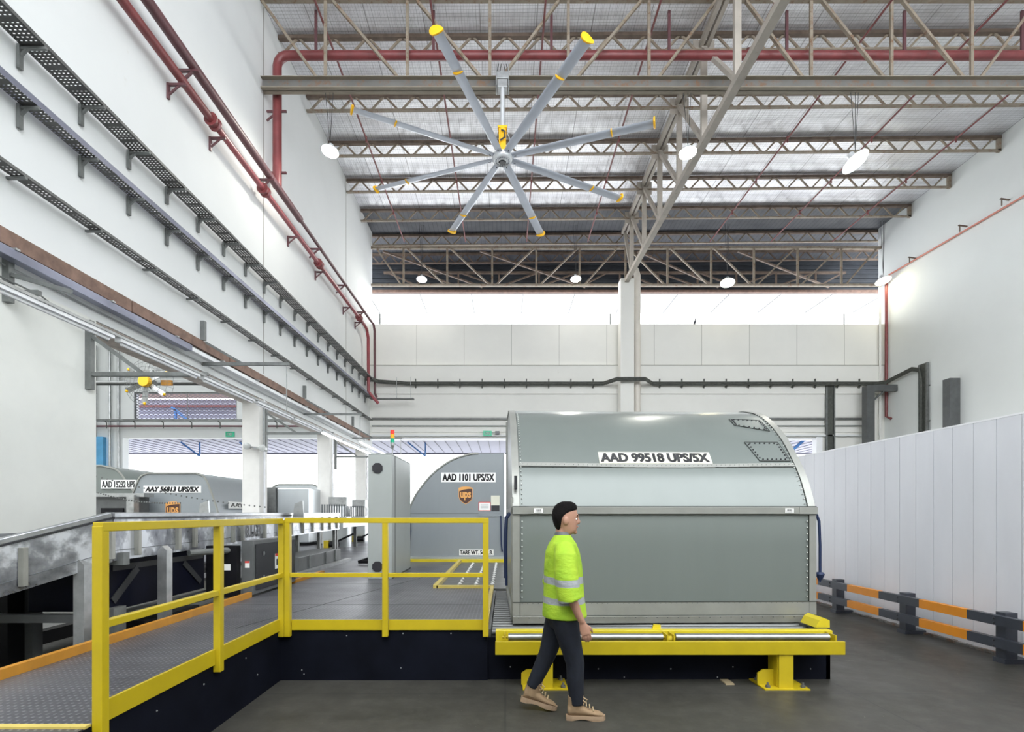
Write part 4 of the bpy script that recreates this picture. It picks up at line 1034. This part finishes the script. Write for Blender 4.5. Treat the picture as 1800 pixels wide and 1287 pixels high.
for cx in (.37, 2.56):
    f = MB().box(cx - .065, cx + .065, 4.715, 4.745, .012, .32)
    f.box(cx - .012 - .06, cx + .012 - .06, 4.74, 4.90, .012, .32); f.box(cx - .065, cx + .065, 4.89, 4.91, .012, .32); f.prism([(cx - .22, .012), (cx - .22, .12), (cx - .17, .155), (cx - .07, .155), (cx - .07, .012)], 4.80, 4.815, 'y')
    o = f.build('foot', 'yellow', r)
    MB().box(cx - .21, cx + .20, 4.68, 4.99, 0, .012).build('base_plate', 'yellow', o)
    for dx, yy_ in ((-.16, 4.73), (.16, 4.73), (-.16, 4.94), (.16, 4.94)): MB().lathe((cx + dx, yy_, .012), [(.022, 0), (.022, .02), (.01, .022), (.01, .045)], 8).build('anchor_bolt', 'galv_dark', o)
MB().box(2.06, 2.14, 4.83, 4.97, 0, .012).build('cardboard_scrap', 'paper', None, label='scrap of brown cardboard on the floor under the roller stand', cat='litter')

# ------------------------------------------------------------------ yellow guard rail of the platform
def post(x0, x1, y0, y1, z0, z1, r): return MB().box(x0 + .001, x1 - .001, y0 + .0012, y1 - .0012, z0, z1 - .01).build('post', 'yellow', r, bevel=.004)
T = 1.555
r = root('platform_railing', (-1.1, 4.97, Z), 'yellow railing along the front of the platform', 'railing')
for x in (-2.07, -1.14, -.185): post(x - .028, x + .028, 4.905, 4.96, .43, T, r)
MB().box(-2.09, -.157, 4.905, 4.96, T - .045, T + .005).build('top_rail', 'yellow', r, bevel=.004)
for a, b in ((-2.04, -1.17), (-1.11, -.21)):
    MB().box(a, b, 4.91, 4.955, .995, 1.035).build('mid_rail', 'yellow', r, bevel=.003); MB().box(a, b, 4.945, 4.963, Z - .005, .585).build('kick_plate', 'yellow', r)
r = root('walkway_railing', (-2.1, 3.5, Z), 'yellow railing along the walkway coming towards the camera', 'railing')
for y in (2.72, 3.84, 4.93): post(-2.153, -2.098, y - (.028 if y < 4.9 else .03), y + .028, .0 if y < 3 else .43, T - .01, r)
MB().box(-2.153, -2.098, 2.70, 4.90, T - .05, T).build('top_rail', 'yellow', r, bevel=.004)
for a, b in ((2.75, 3.81), (3.87, 4.90)):
    MB().box(-2.15, -2.105, a, b, .995, 1.035).build('mid_rail', 'yellow', r, bevel=.003); MB().box(-2.153, -2.135, a, b, Z - .005, .60).build('kick_plate', 'yellow', r)
MB().box(-3.35, -2.16, 2.66, 2.70, Z - .03, Z + .012).build('deck_nosing', 'pale_kerb', None, label='yellow edge strip at the near end of the walkway', cat='edge strip')

# ------------------------------------------------------------------ tall grey cabinet and signal tower
r = root('tall_cabinet', (-2.1, 9.6, Z), 'tall narrow grey cabinet with two round black ports on the platform', 'cabinet')
MB().box(-2.33, -1.92, 8.78, 10.5, Z, 2.60).build('body', 'cabinet_grey', r, bevel=.012)
for z in (2.37, .70):
    c8 = [(-2.165 + .095 * math.cos(a), z + .095 * math.sin(a)) for a in [PI / 8 + k * PI / 4 for k in range(8)]]
    MB().prism(c8, 8.765, 8.785, 'y').build('port', 'lens_dark', r, label='black octagonal port')
MB().box(-1.922, -1.914, 9.02, 9.03, Z, 2.6).build('door_seam', 'seam_black', r); MB().box(-1.922, -1.914, 8.8, 10.48, Z, Z + .02).build('plinth_edge', 'seam_black', r)
MB().prism([(-2.33, 8.78), (-1.92, 8.78), (-1.92, 10.5), (-2.33, 10.5)], 2.60, 2.62, 'z').build('lid', 'cabinet_grey', r)
r = root('signal_tower', (-1.92, 8.85, 2.62), 'red amber green signal tower on top of the tall cabinet', 'signal light')
MB().tube([(-1.92, 8.82, 2.62), (-1.92, 8.82, 2.75)], .01, 8).build('stem', 'galv', r)
MB().lathe((-1.92, 8.82, 0), [(.018, 2.70), (.034, 2.76), (.034, 2.81)], 14).build('base', 'galv', r)
for k, c_ in enumerate(('sig_green', 'sig_amber', 'sig_red')): MB().lathe((-1.92, 8.82, 2.81 + k * .072), [(.034, 0), (.034, .068), (.030, .070)], 16).build('lamp_segment', c_, r, smooth=True, label=('green', 'amber', 'red')[k] + ' segment')

# ------------------------------------------------------------------ silver chute conveyor
r = root('chute_conveyor', (-4, 9, 0), 'long galvanised chute conveyor along the left of the platform, marked RU-3', 'conveyor')
A0, A1, A2 = Vector((-5.05, 2.5, .82)), Vector((-3.78, 4.97, 1.575)), Vector((-4.73, 14.7, 1.585))
def panel(p, q, h, nm):
    mb = MB(); d = (q - p); s = Vector((d.y, -d.x, 0)).normalized() * .02
    mb.hexa([e + Vector((0, 0, -hh)) + o_ for e, hh in ((p, h), (q, h)) for o_ in (Vector((0, 0, 0)), s)][:4] and [p + Vector((0, 0, -h)), p, p + Vector((0, 0, -h)) + s, p + s, q + Vector((0, 0, -h)), q, q + Vector((0, 0, -h)) + s, q + s])
    return mb.build(nm, 'chute_sheet', r)
panel(A0, A1, .44, 'side_panel'); panel(A1, A2, .43, 'side_panel')
def rail(p, q): 
    mb = MB(); mb.bar(p + Vector((-.02, 0, .012)), q + Vector((-.02, 0, .012)), .09, .05); return mb.build('top_rail', 'silver_sheet', r, bevel=.008)
rail(A0, A1); rail(A1, A2)
off = Vector((-1.3, -.1, 0))
mb = MB(); mb.add([A0 + Vector((0, 0, -.28)), A1 + Vector((0, 0, -.28)), A1 + off + Vector((0, 0, -.28)), A0 + off + Vector((0, 0, -.28))], [(0, 1, 2, 3)])
mb.add([A1 + Vector((0, 0, -.28)), A2 + Vector((0, 0, -.28)), A2 + off + Vector((0, 0, -.28)), A1 + off + Vector((0, 0, -.28))], [(0, 1, 2, 3)]); mb.build('slide_bed', 'silver_sheet', r, recalc=False)
mb = MB(); off.z = -.28; mb.bar(A0 + off, A1 + off, .06, .2); mb.bar(A1 + off, A2 + off, .06, .2); mb.build('far_side', 'silver_sheet', r)
mb = MB(); mb.bar(A0 + Vector((.024, 0, -.015)), A1 + Vector((.024, 0, -.015)), .012, .018); mb.bar(A1 + Vector((.024, 0, -.02)), A2 + Vector((.024, 0, -.02)), .012, .02); mb.build('rail_gap', 'lens_dark', r)
mb = MB(); mb.bar(A0 + Vector((.024, 0, -.33)), A1 + Vector((.024, 0, -.33)), .006, .006); mb.bar(A1 + Vector((.024, 0, -.33)), A2 + Vector((.024, 0, -.33)), .006, .006); mb.build('fold_line', 'ink_grey', r)
for p, q, ts in ((A0, A1, (.35, .75, .985)), (A1, A2, (.035, .115, .155, .215, .27, .305, .40, .47, .55, .63, .71, .80, .88, .96))):
    for t_ in ts:
        c_ = p.lerp(q, t_) + Vector((.045, 0, 0)); mb = MB(); mb.bar(c_ + Vector((0, 0, -.07)), c_ + Vector((0, 0, -.40)), .05, .05); mb.build('stiffener', 'uld_rail', r, bevel=.006)
def legm(c_, zt, zb, m='galv', w_=.10):
    mb = MB(); mb.box(c_[0] - w_ / 2, c_[0] + w_ / 2, c_[1] - w_ / 2, c_[1] + w_ / 2, zb, zt); mb.prism([(c_[0] - w_ / 2, zt), (c_[0] + w_ / 2, zt), (c_[0], zt + .05)], c_[1] - w_ / 2, c_[1] + w_ / 2, 'y'); return mb.build('leg', m, r, label='galvanised leg' if m == 'galv' else None)
legm((-3.98 + .10, 4.76), 1.13, 0); 
c_ = A1.lerp(A2, .115); legm((-3.62 - .10, 5.66), 1.20, 0)
for t_ in (.42, .62, .80, .965):
    c_ = A1.lerp(A2, t_); legm((c_.x - .05, c_.y), 1.14, 0 if c_.y < 8.9 else Z, 'galv_dark', .07)
def onp(t0, zc_):
    d = (A2 - A1).normalized(); b = A1.lerp(A2, t0)
    return lambda u, q: (b.x + d.x * u + .026, b.y + d.y * u, b.z + zc_ + q)
letters('RU-3', .62, .20, lambda u, q: Vector(onp(.35, -.26)(u, q)) + Vector((.012, 0, 0)), 'lettering', 'ink', r, .03, label='large dark letters RU-3')
mb = MB().box(-3.83, -3.70, 5.02, 5.10, 1.10, 1.22); mb.build('clamp', 'bracket_grey', r)
# supporting frame underneath (near end)
r = root('conveyor_underframe', (-4.6, 5, 0), 'black steel frame with grey cross beam under the near end of the chute', 'steel frame')
mb = MB(); mb.box(-5.15, -4.95, 5.15, 5.4, 0, 1.1); mb.build('post', 'black_paint', r)
MB().box(-4.92, -4.84, 5.3, 5.42, 0, 1.15).build('post', 'dark_grey_paint', r)
MB().box(-5.6, -3.86, 4.80, 4.88, .585, .66).build('cross_beam', 'dark_grey_paint', r)
MB().bar((-5.5, 3.5, .16), (-5.3, 9.5, .16), .14, .15).build('floor_beam', 'black_paint', r)
# drive machine under the conveyor
r = root('drive_unit', (-4.0, 6, 0), 'dark navy conveyor drive machine below the chute', 'machine')
MB().box(-4.75, -3.95, 5.15, 6.8, .62, 1.22).build('guard_body', 'navy_machine', r, bevel=.01)
mb = MB(); mb.box(-3.95, -3.94, 5.2, 6.75, 1.02, 1.08); mb.bar((-3.94, 5.2, .72), (-3.94, 5.55, 1.02), .01, .08); mb.bar((-3.94, 6.35, 1.0), (-3.94, 6.7, .72), .01, .07); mb.build('mesh_strip', 'machine_mesh', r)
MB().box(-4.0, -3.9, 5.15, 6.9, .48, .56).build('lower_rail', 'bracket_grey', r); MB().box(-4.0, -3.88, 5.13, 5.3, .0, .66).build('foot_post', 'bracket_grey', r); MB().box(-4.6, -3.9, 5.6, 6.6, .2, .44).build('motor_case', 'black_paint', r)
MB().bar((-4.1, 5.0, .35), (-3.7, 7.2, .35), .05, .07).build('base_rail', 'black_paint', r)
MB().box(-3.9, -3.50, 6.75, 6.85, .5, 1.18).build('end_plate', 'black_paint', r)
MB().tube([(-3.85, 6.3, 1.12), (-3.55, 6.9, 1.12)], .04, 10).build('pipe', 'bracket_grey', r)
mb = MB().box(-3.66, -3.58, 6.742, 6.748, .86, .94).build('warning_label', 'decal_white', r)
# control cabinet
r = root('guard_cabinet', (-3.42, 7.5, Z), 'grey framed black guard box with warning labels beside the chute', 'machine guard')
MB().box(-3.50, -3.345, 6.87, 8.26, Z + .03, 1.24).build('frame_box', 'dark_grey_paint', r, bevel=.005)
MB().box(-3.34, -3.335, 6.93, 7.70, Z + .08, 1.19).build('mesh_panel', 'lens_dark', r); MB().box(-3.34, -3.335, 7.74, 8.22, Z + .08, 1.19).build('mesh_panel', 'lens_dark', r)
for y in (7.50, 7.80):
    p = MB().box(-3.334, -3.331, y, y + .13, .80, 1.02).build('warning_label', 'decal_white', r); MB().box(-3.331, -3.3295, y, y + .13, .98, 1.02).build('label_header', 'label_red', p); MB().box(-3.331, -3.3295, y + .035, y + .09, .85, .94).build('label_pictogram', 'ink', p)
p = MB().box(-3.45, -3.39, 6.864, 6.868, .88, .97).build('warning_label', 'decal_white', r); MB().box(-3.45, -3.39, 6.862, 6.864, .945, .97).build('label_header', 'label_red', p)
for z in (.72, 1.05): MB().lathe((-3.333, 7.15, z), [(.03, 0), (.034, .004), (.012, .006)], 16, 'x').build('dial', 'dark_grey_paint', r)
# beyond: low box, wheels, curtains
r = root('low_steel_box', (-4.0, 10, Z), 'low grey steel trough on the platform behind the guard box', 'steel box')
MB().box(-4.35, -3.75, 9.4, 11.8, Z, .80).build('body', 'dark_grey_paint', r, bevel=.01)
for y in (9.9, 10.8, 11.4): MB().box(-3.755, -3.73, y, y + .05, Z, .80).build('rib', 'bracket_grey', r)
MB().box(-3.74, -3.62, 9.3, 12.2, Z, Z + .06).build('base_pipe', 'galv', r)
for k, (x, y) in enumerate(((-5.75, 16.6), (-5.9, 20.2))):
    r = root('wheel_chock_roller', (x, y, Z), 'yellow block with black roller on the platform under the far chute, ' + ('nearer' if k == 0 else 'farther'), 'roller block', 'yellow roller blocks')
    MB().box(x - .08, x + .08, y, y + .2, Z, Z + .24).build('block', 'yellow', r, bevel=.01)
    MB().tube([(x + .1, y + .1, Z + .12), (x + .38, y + .1, Z + .12)], .10, 12).build('roller', 'black_paint', r)
    MB().bar((x + .2, y + .1, Z + .15), (x + .8, y + .3, Z + .45), .1, .06).build('arm', 'black_paint', r)
for k, (x0, x1, y) in enumerate(((-6.0, -5.2, 16.9), (-6.35, -5.6, 20.6))):
    r = root('strip_curtain_machine', ((x0 + x1) / 2, y, Z), 'machine with dark strip curtain at the far conveyor, ' + ('nearer left one' if k == 0 else 'farther right one'), 'machine', 'strip curtain machines')
    MB().box(x0 + .2, x1, y + .1, y + .7, 1.85, 2.15).build('head_box', 'galv', r)
    for i in range(10):
        x = x0 + (x1 - x0) * i / 10; MB().box(x, x + .045, y, y + .02, 1.5, 1.9).build('curtain_strip', 'ink_grey', r)
    MB().box(x0, x1, y + .1, y + .6, Z, 1.5).build('body', 'uld_alu', r)
r = root('far_conveyor', (-5.0, 17.5, Z), 'pale belt conveyor continuing beyond the chute', 'conveyor')
MB().bar((-4.95, 15.0, 1.32), (-5.3, 20.5, 1.32), .5, .26).build('belt_bed', 'uld_alu', r)
for y in (15.4, 17.4, 19.6): MB().box(-5.1, -5.0, y, y + .08, Z, 1.2).build('leg', 'galv_dark', r)
r = root('drawbar', (-3.9, 11.6, Z), 'black triangular tow bar lying on the platform by the cabinet', 'tow bar')
MB().bar((-3.2, 11.3, Z + .05), (-2.35, 12.1, Z + .35), .06).build('bar', 'black_paint', r); MB().bar((-3.2, 11.3, Z + .05), (-2.35, 11.25, Z + .05), .06).build('bar', 'black_paint', r)
# lamps on column
r = root('floodlight', (-6.35, 13.3, 3.3), 'pair of small floodlights on the nearest concrete column', 'floodlight')
for x, z in ((-6.62, 3.33), (-6.22, 3.28)): MB().lathe((x, 13.3, z), [(.05, .12), (.08, .05), (.09, -.05), (.02, -.06)], 14, 'y').build('lamp_head', 'galv', r, smooth=True)
MB().bar((-6.62, 13.42, 3.33), (-6.22, 13.42, 3.28), .04).build('arm', 'galv', r)

# ------------------------------------------------------------------ white partition and guard rail on the right
r = root('metal_partition', (5.6, 8, 0), 'white vertical sheet metal partition along the right side', 'partition')
y = 3.0; k = 0
while y < 12.2:
    MB().box(5.6, 5.64 , y + .004, y + .287, 0, 2.68).build('sheet', 'partition_sheet', r); y += .29; k += 1
MB().box(5.606, 5.63, 3.0, 12.2, 0, 2.66).build('backing', 'ink_grey', r)
MB().box(5.598, 5.66, 3, 12.2, 2.68, 2.70).build('cap', 'bright_sheet', r)
r = root('guard_rail', (5.25, 6.5, 0), 'low guard rail striped slate and orange in front of the white partition', 'guard rail')
b = [3.2, 3.9, 4.55, 5.25, 5.89, 6.57, 7.28, 7.95, 8.69, 9.4, 10.1]
for z in (.405, .165):
    for i, (a, c_) in enumerate(zip(b, b[1:])):
        m = 'guard_orange' if 5.89 in (a,) or 7.28 in (a,) or a in (8.69, 4.55, 3.2) else 'slate'
        MB().box(5.25, 5.32, a, c_, z, z + .105).build('rail_section', m, r, label='orange length' if m == 'guard_orange' else 'slate grey length')
for y in (4.18, 5.56, 6.93, 8.37, 9.8):
    p = MB().box(5.32, 5.45, y - .055, y + .055, 0, .54).build('post', 'slate', r); MB().box(5.30, 5.58, y - .07, y + .07, 0, .05).build('post_foot', 'slate', p)
    mb = MB()
    for z in (.43, .48, .19, .24): mb.ball((5.248, y, z), .012, 6, 4)
    mb.build('bolts', 'ink', p)
r = root('floor_edge_strip', (5.5, 7, 0), 'rough mortar edge where the partition meets the floor', 'edge strip')
mb = MB(); y = 3.1
while y < 12: mb.box(5.56 - random.random() * .02, 5.60, y, y + .09, 0, .02 + random.random() * .015); y += .1
mb.build('mortar', 'beam_grey', r)
# bird on the sill
r = root('bird', (9.0, YB + .1, 10.57), 'small dark bird sitting on the high sill right of the column', 'bird')
MB().rings([ellipse((9.0, YB + .1, 10.60), .03, .03, 8), ellipse((9.0, YB + .1, 10.66), .06, .055, 8), ellipse((9.02, YB + .1, 10.74), .05, .045, 8), ellipse((9.04, YB + .1, 10.80), .03, .03, 8), ellipse((9.05, YB + .1, 10.85), .035, .03, 8), ellipse((9.05, YB + .1, 10.88), .015, .015, 8)]).build('body', 'bird_dark', r, smooth=True)
MB().bar((8.98, YB + .1, 10.64), (8.90, YB + .1, 10.56), .04, .02).build('tail', 'bird_dark', r); MB().bar((9.07, YB + .1, 10.86), (9.11, YB + .1, 10.855), .012).build('beak', 'orange_kerb', r)
for x, lab in ((-5.95, 'short steel stub on the high sill, left end'), (5.0, 'short steel stub on the high sill beside the column'), (16.1, 'short steel stub on the high sill, right end')):
    MB().tube([(x, YB + .1, 10.57), (x, YB + .1, 11.1)], .035, 8).build('sill_stub', 'bracket_grey', None, label=lab, cat='pipe stub')

# ------------------------------------------------------------------ the walking person
def person():
    px, py = .50, 4.12
    r = root('person', (px, py, 0), 'person in yellow-green reflective shirt, dark trousers and tan boots walking right past the container', 'person')
    yN, yF = py - .095, py + .095          # near (right) and far (left) leg lines
    def limb(mb, pts, n=14): mb.tube([p[:3] for p in pts], [p[3] for p in pts], n)
    def E(c, rx, ry, n=20): return ellipse(c, rx, ry, n)
    # body: head, neck, torso, arms with hands, legs as one surface
    b = MB()
    hx, hz = .485, 1.555
    sl = [(-.125, -.03, .03, .045), (-.115, -.05, .055, .055), (-.09, -.065, .082, .062), (-.06, -.078, .086, .068), (-.03, -.09, .088, .074), (0, -.096, .086, .077), (.03, -.10, .089, .078), (.06, -.098, .088, .075), (.09, -.085, .076, .066), (.115, -.058, .05, .045), (.128, -.025, .02, .02)]
    b.rings([[(hx + (x0 + x1) / 2 + (x1 - x0) / 2 * math.cos(2 * PI * k / 20), py + w_ * math.sin(2 * PI * k / 20), hz + dz) for k in range(20)] for dz, x0, x1, w_ in sl])
    b.ball((hx + .094, py, hz - .022), .019, 10, 8, (1.0, .8, 1.1)); b.tube([(hx + .084, py, hz + .025), (hx + .100, py, hz - .018)], [.008, .014], 8)   # nose
    b.ball((hx + .080, py, hz - .062), .016, 10, 6, (.8, 1.5, .7)); b.ball((hx + .070, py, hz - .104), .022, 10, 6, (.9, 1.1, .8)) # mouth, chin
    b.tube([(hx + .083, py - .04, hz + .028), (hx + .09, py, hz + .03), (hx + .083, py + .04, hz + .028)], .010, 8)
    for s in (-1, 1): b.ball((hx - .012, py + s * .078, hz - .012), .030, 10, 8, (.7, .35, 1.1))
    limb(b, [(hx - .02, py, hz - .06, .056), (hx - .035, py, 1.43, .055), (hx - .04, py, 1.38, .07)])
    b.rings([E((.455, py, 1.40), .07, .12), E((.455, py, 1.33), .095, .165), E((.46, py, 1.2), .105, .155), E((.465, py, 1.02), .095, .14), E((.46, py, .90), .11, .155), E((.455, py, .82), .10, .15)])
    limb(b, [(.455, py - .175, 1.355, .05), (.452, py - .235, 1.22, .045), (.455, py - .25, 1.06, .040), (.50, py - .25, .96, .038), (.555, py - .24, .83, .029), (.578, py - .235, .785, .025)])
    limb(b, [(.455, py + .175, 1.355, .05), (.42, py + .235, 1.22, .045), (.385, py + .25, 1.07, .040), (.375, py + .255, .96, .037), (.37, py + .25, .84, .028), (.375, py + .245, .79, .025)])
    def hand(w_, fwd, s):
        # palm, four curled fingers of different length, thumb leaving the side of the palm
        w_ = Vector(w_); down = Vector((fwd, 0, -1)).normalized(); fx = Vector((1, 0, fwd)).normalized(); side = Vector((0, s, 0))
        b.rings([[w_ + down * t_ + fx * (a * math.cos(2 * PI * k / 12)) + side * (c_ * math.sin(2 * PI * k / 12)) for k in range(12)] for t_, a, c_ in ((-.01, .024, .018), (.03, .036, .017), (.065, .040, .015), (.088, .037, .013))])
        for i, (o_, l) in enumerate(((.030, .066), (.010, .074), (-.010, .069), (-.029, .054))):
            p0 = w_ + down * .082 + fx * o_
            b.tube([p0, p0 + down * l * .42 - side * .004, p0 + down * l * .78 - side * .016, p0 + down * l * .95 - side * .032], [.0095, .009, .008, .007], 8)
        p0 = w_ + down * .03 + fx * .030
        b.tube([p0, p0 + down * .022 + fx * .018 - side * .008, p0 + down * .048 + fx * .024 - side * .018, p0 + down * .066 + fx * .022 - side * .024], [.012, .011, .009, .008], 8)
    hand((.582, py - .235, .775), .28, -1); hand((.376, py + .245, .78), .05, 1)
    limb(b, [(.46, yN, .86, .085), (.50, yN, .65, .07), (.54, yN, .44, .05), (.535, yN, .32, .05), (.55, yN, .11, .036), (.56, yN, .07, .03)])
    limb(b, [(.44, yF, .86, .085), (.40, yF, .65, .07), (.35, yF, .46, .05), (.30, yF, .35, .05), (.225, yF, .19, .036), (.215, yF, .15, .03)])
    body = b.build('body', 'skin', r, smooth=True, remesh=.006, sm=3)
    # face details
    for s in (-1, 1):
        e = MB().ball((hx + .074, py + s * .031, hz + .002), .0105, 10, 8).build('eye', 'eye_white', r, smooth=True)
        MB().ball((hx + .0835, py + s * .032, hz + .002), .0055, 8, 6).build('iris', 'eye_dark', e, smooth=True)
        MB().tube([(hx + .089, py + s * .018, hz + .028), (hx + .085, py + s * .045, hz + .03)], .0045, 6).build('eyebrow', 'hair', r)
    MB().tube([(hx + .088, py - .022, hz - .061), (hx + .094, py, hz - .058), (hx + .088, py + .022, hz - .061)], .0045, 6).build('mouth', 'lip', r)
    h = MB()
    hs = [(-.085, -.074, -.050, .046), (-.06, -.090, -.040, .064), (-.03, -.102, -.030, .076), (0, -.109, -.022, .083), (.025, -.112, -.004, .086), (.045, -.112, .030, .086), (.062, -.110, .072, .083), (.08, -.106, .088, .079), (.105, -.092, .086, .070), (.128, -.066, .070, .052), (.142, -.03, .036, .026)]
    h.rings([[(hx + (x0 + x1) / 2 + (x1 - x0) / 2 * math.cos(2 * PI * k / 24), py + w_ * math.sin(2 * PI * k / 24), hz + dz) for k in range(24)] for dz, x0, x1, w_ in hs])
    h.build('hair', 'hair', r, smooth=True, remesh=.007, sm=2)
    # shirt
    t = MB()
    t.rings([E((.472, py, .785), .178, .215, 24), E((.470, py, .84), .174, .21, 24), E((.466, py, .95), .162, .20, 24), E((.463, py, 1.08), .156, .195, 24), E((.460, py, 1.2), .150, .195, 24), E((.455, py, 1.30), .135, .20, 24), E((.456, py, 1.365), .108, .19, 24), E((.455, py, 1.405), .080, .13, 24), E((.457, py, 1.435), .060, .075, 24)])
    limb(t, [(.455, py - .14, 1.345, .075), (.455, py - .215, 1.27, .088), (.458, py - .245, 1.12, .090), (.475, py - .252, 1.00, .092), (.49, py - .25, .95, .094)], 18)
    limb(t, [(.455, py + .14, 1.345, .075), (.44, py + .215, 1.27, .080), (.40, py + .245, 1.12, .074), (.38, py + .252, 1.00, .072)], 18)
    t.build('shirt', 'hivis_body', r, smooth=True, remesh=.010, sm=5)
    MB().rings([E((.456, py, 1.43), .066, .078), E((.458, py, 1.455), .060, .068)]).build('collar', 'ink_grey', r, smooth=True)
    # trousers
    q = MB()
    q.rings([E((.46, py, .93), .115, .165), E((.458, py, .84), .125, .17), E((.455, py, .76), .12, .165), E((.455, py, .70), .10, .15)])
    limb(q, [(.46, yN, .80, .105), (.485, yN, .68, .098), (.52, yN, .54, .082), (.545, yN, .43, .072), (.545, yN, .30, .067), (.553, yN, .18, .058), (.558, yN, .115, .055)], 18)
    limb(q, [(.445, yF, .80, .105), (.41, yF, .68, .097), (.375, yF, .56, .082), (.345, yF, .46, .072), (.295, yF, .35, .066), (.24, yF, .235, .056), (.215, yF, .19, .052)], 18)
    q.build('trousers', 'denim', r, smooth=True, remesh=.010, sm=4)
    # boots
    def boot(hx_, hz_, yc, pitch):
        ca, sa = math.cos(pitch), math.sin(pitch)
        def T_(x, y, z): return (hx_ + x * ca + z * sa, yc + y, hz_ - x * sa + z * ca)
        u = MB()
        prof = [(.0, .045, .028, .12), (.03, .040, .030, .155), (.07, .04, .034, .150), (.115, .04, .036, .118), (.16, .04, .042, .095), (.21, .038, .046, .080), (.25, .036, .043, .070), (.275, .036, .030, .055)]
        for_r = []
        for x, z0, hw, z1 in prof:
            for_r.append([T_(x, hw * math.cos(2 * PI * k / 16), (z0 + z1) / 2 + (z1 - z0) / 2 * math.sin(2 * PI * k / 16) - .008) for k in range(16)])
        u.rings(for_r)
        u.rings([[T_(.062 + rx * math.cos(2 * PI * k / 16) + dx, ry * math.sin(2 * PI * k / 16), z) for k in range(16)] for z, rx, ry, dx in ((.06, .058, .036, 0), (.12, .060, .041, .0), (.16, .062, .047, .003), (.185, .064, .049, .004))])
        bt = u.build('boot', 'boot_tan', r, smooth=True, remesh=.006, sm=2)
        sl_ = MB(); N = 20; top = []; bot = []
        out = [(-.012, .024), (.03, .036), (.08, .036), (.13, .036), (.19, .048), (.24, .047), (.275, .034), (.292, .010)]
        ol = [(x, w_) for x, w_ in out] + [(x, -w_) for x, w_ in reversed(out)]
        def zsole(x): return .0 if x < .075 or x > .13 else .010
        sl_.rings([[T_(x, w_, zsole(x)) for x, w_ in ol], [T_(x, w_ * 1.03, .018) for x, w_ in ol], [T_(x, w_, .036) for x, w_ in ol]])
        sl_.build('sole', 'boot_sole', bt)
        la = MB()
        for i in range(4):
            x = .115 + i * .026; z = .148 - i * .018
            la.tube([T_(x, -.034, z - .018), T_(x + .004, 0, z + .004), T_(x, .034, z - .018)], .0045, 6)
        la.tube([T_(.10, -.02, .165), T_(.13, -.045, .150), T_(.145, -.05, .17), T_(.12, -.03, .18)], .004, 6)
        la.build('laces', 'boot_lace', bt)
        MB().rings([[T_(.118 + rx * math.cos(2 * PI * k / 10), ry * math.sin(2 * PI * k / 10), z) for k in range(10)] for z, rx, ry in ((.12, .012, .028), (.18, .008, .026), (.21, .005, .020))]).build('tongue', 'boot_tan', bt)
    boot(.485, 0, yN - .0, 0)
    boot(.135, .075, yF, .26)
    return r
person()

print('objects', len(bpy.data.objects))
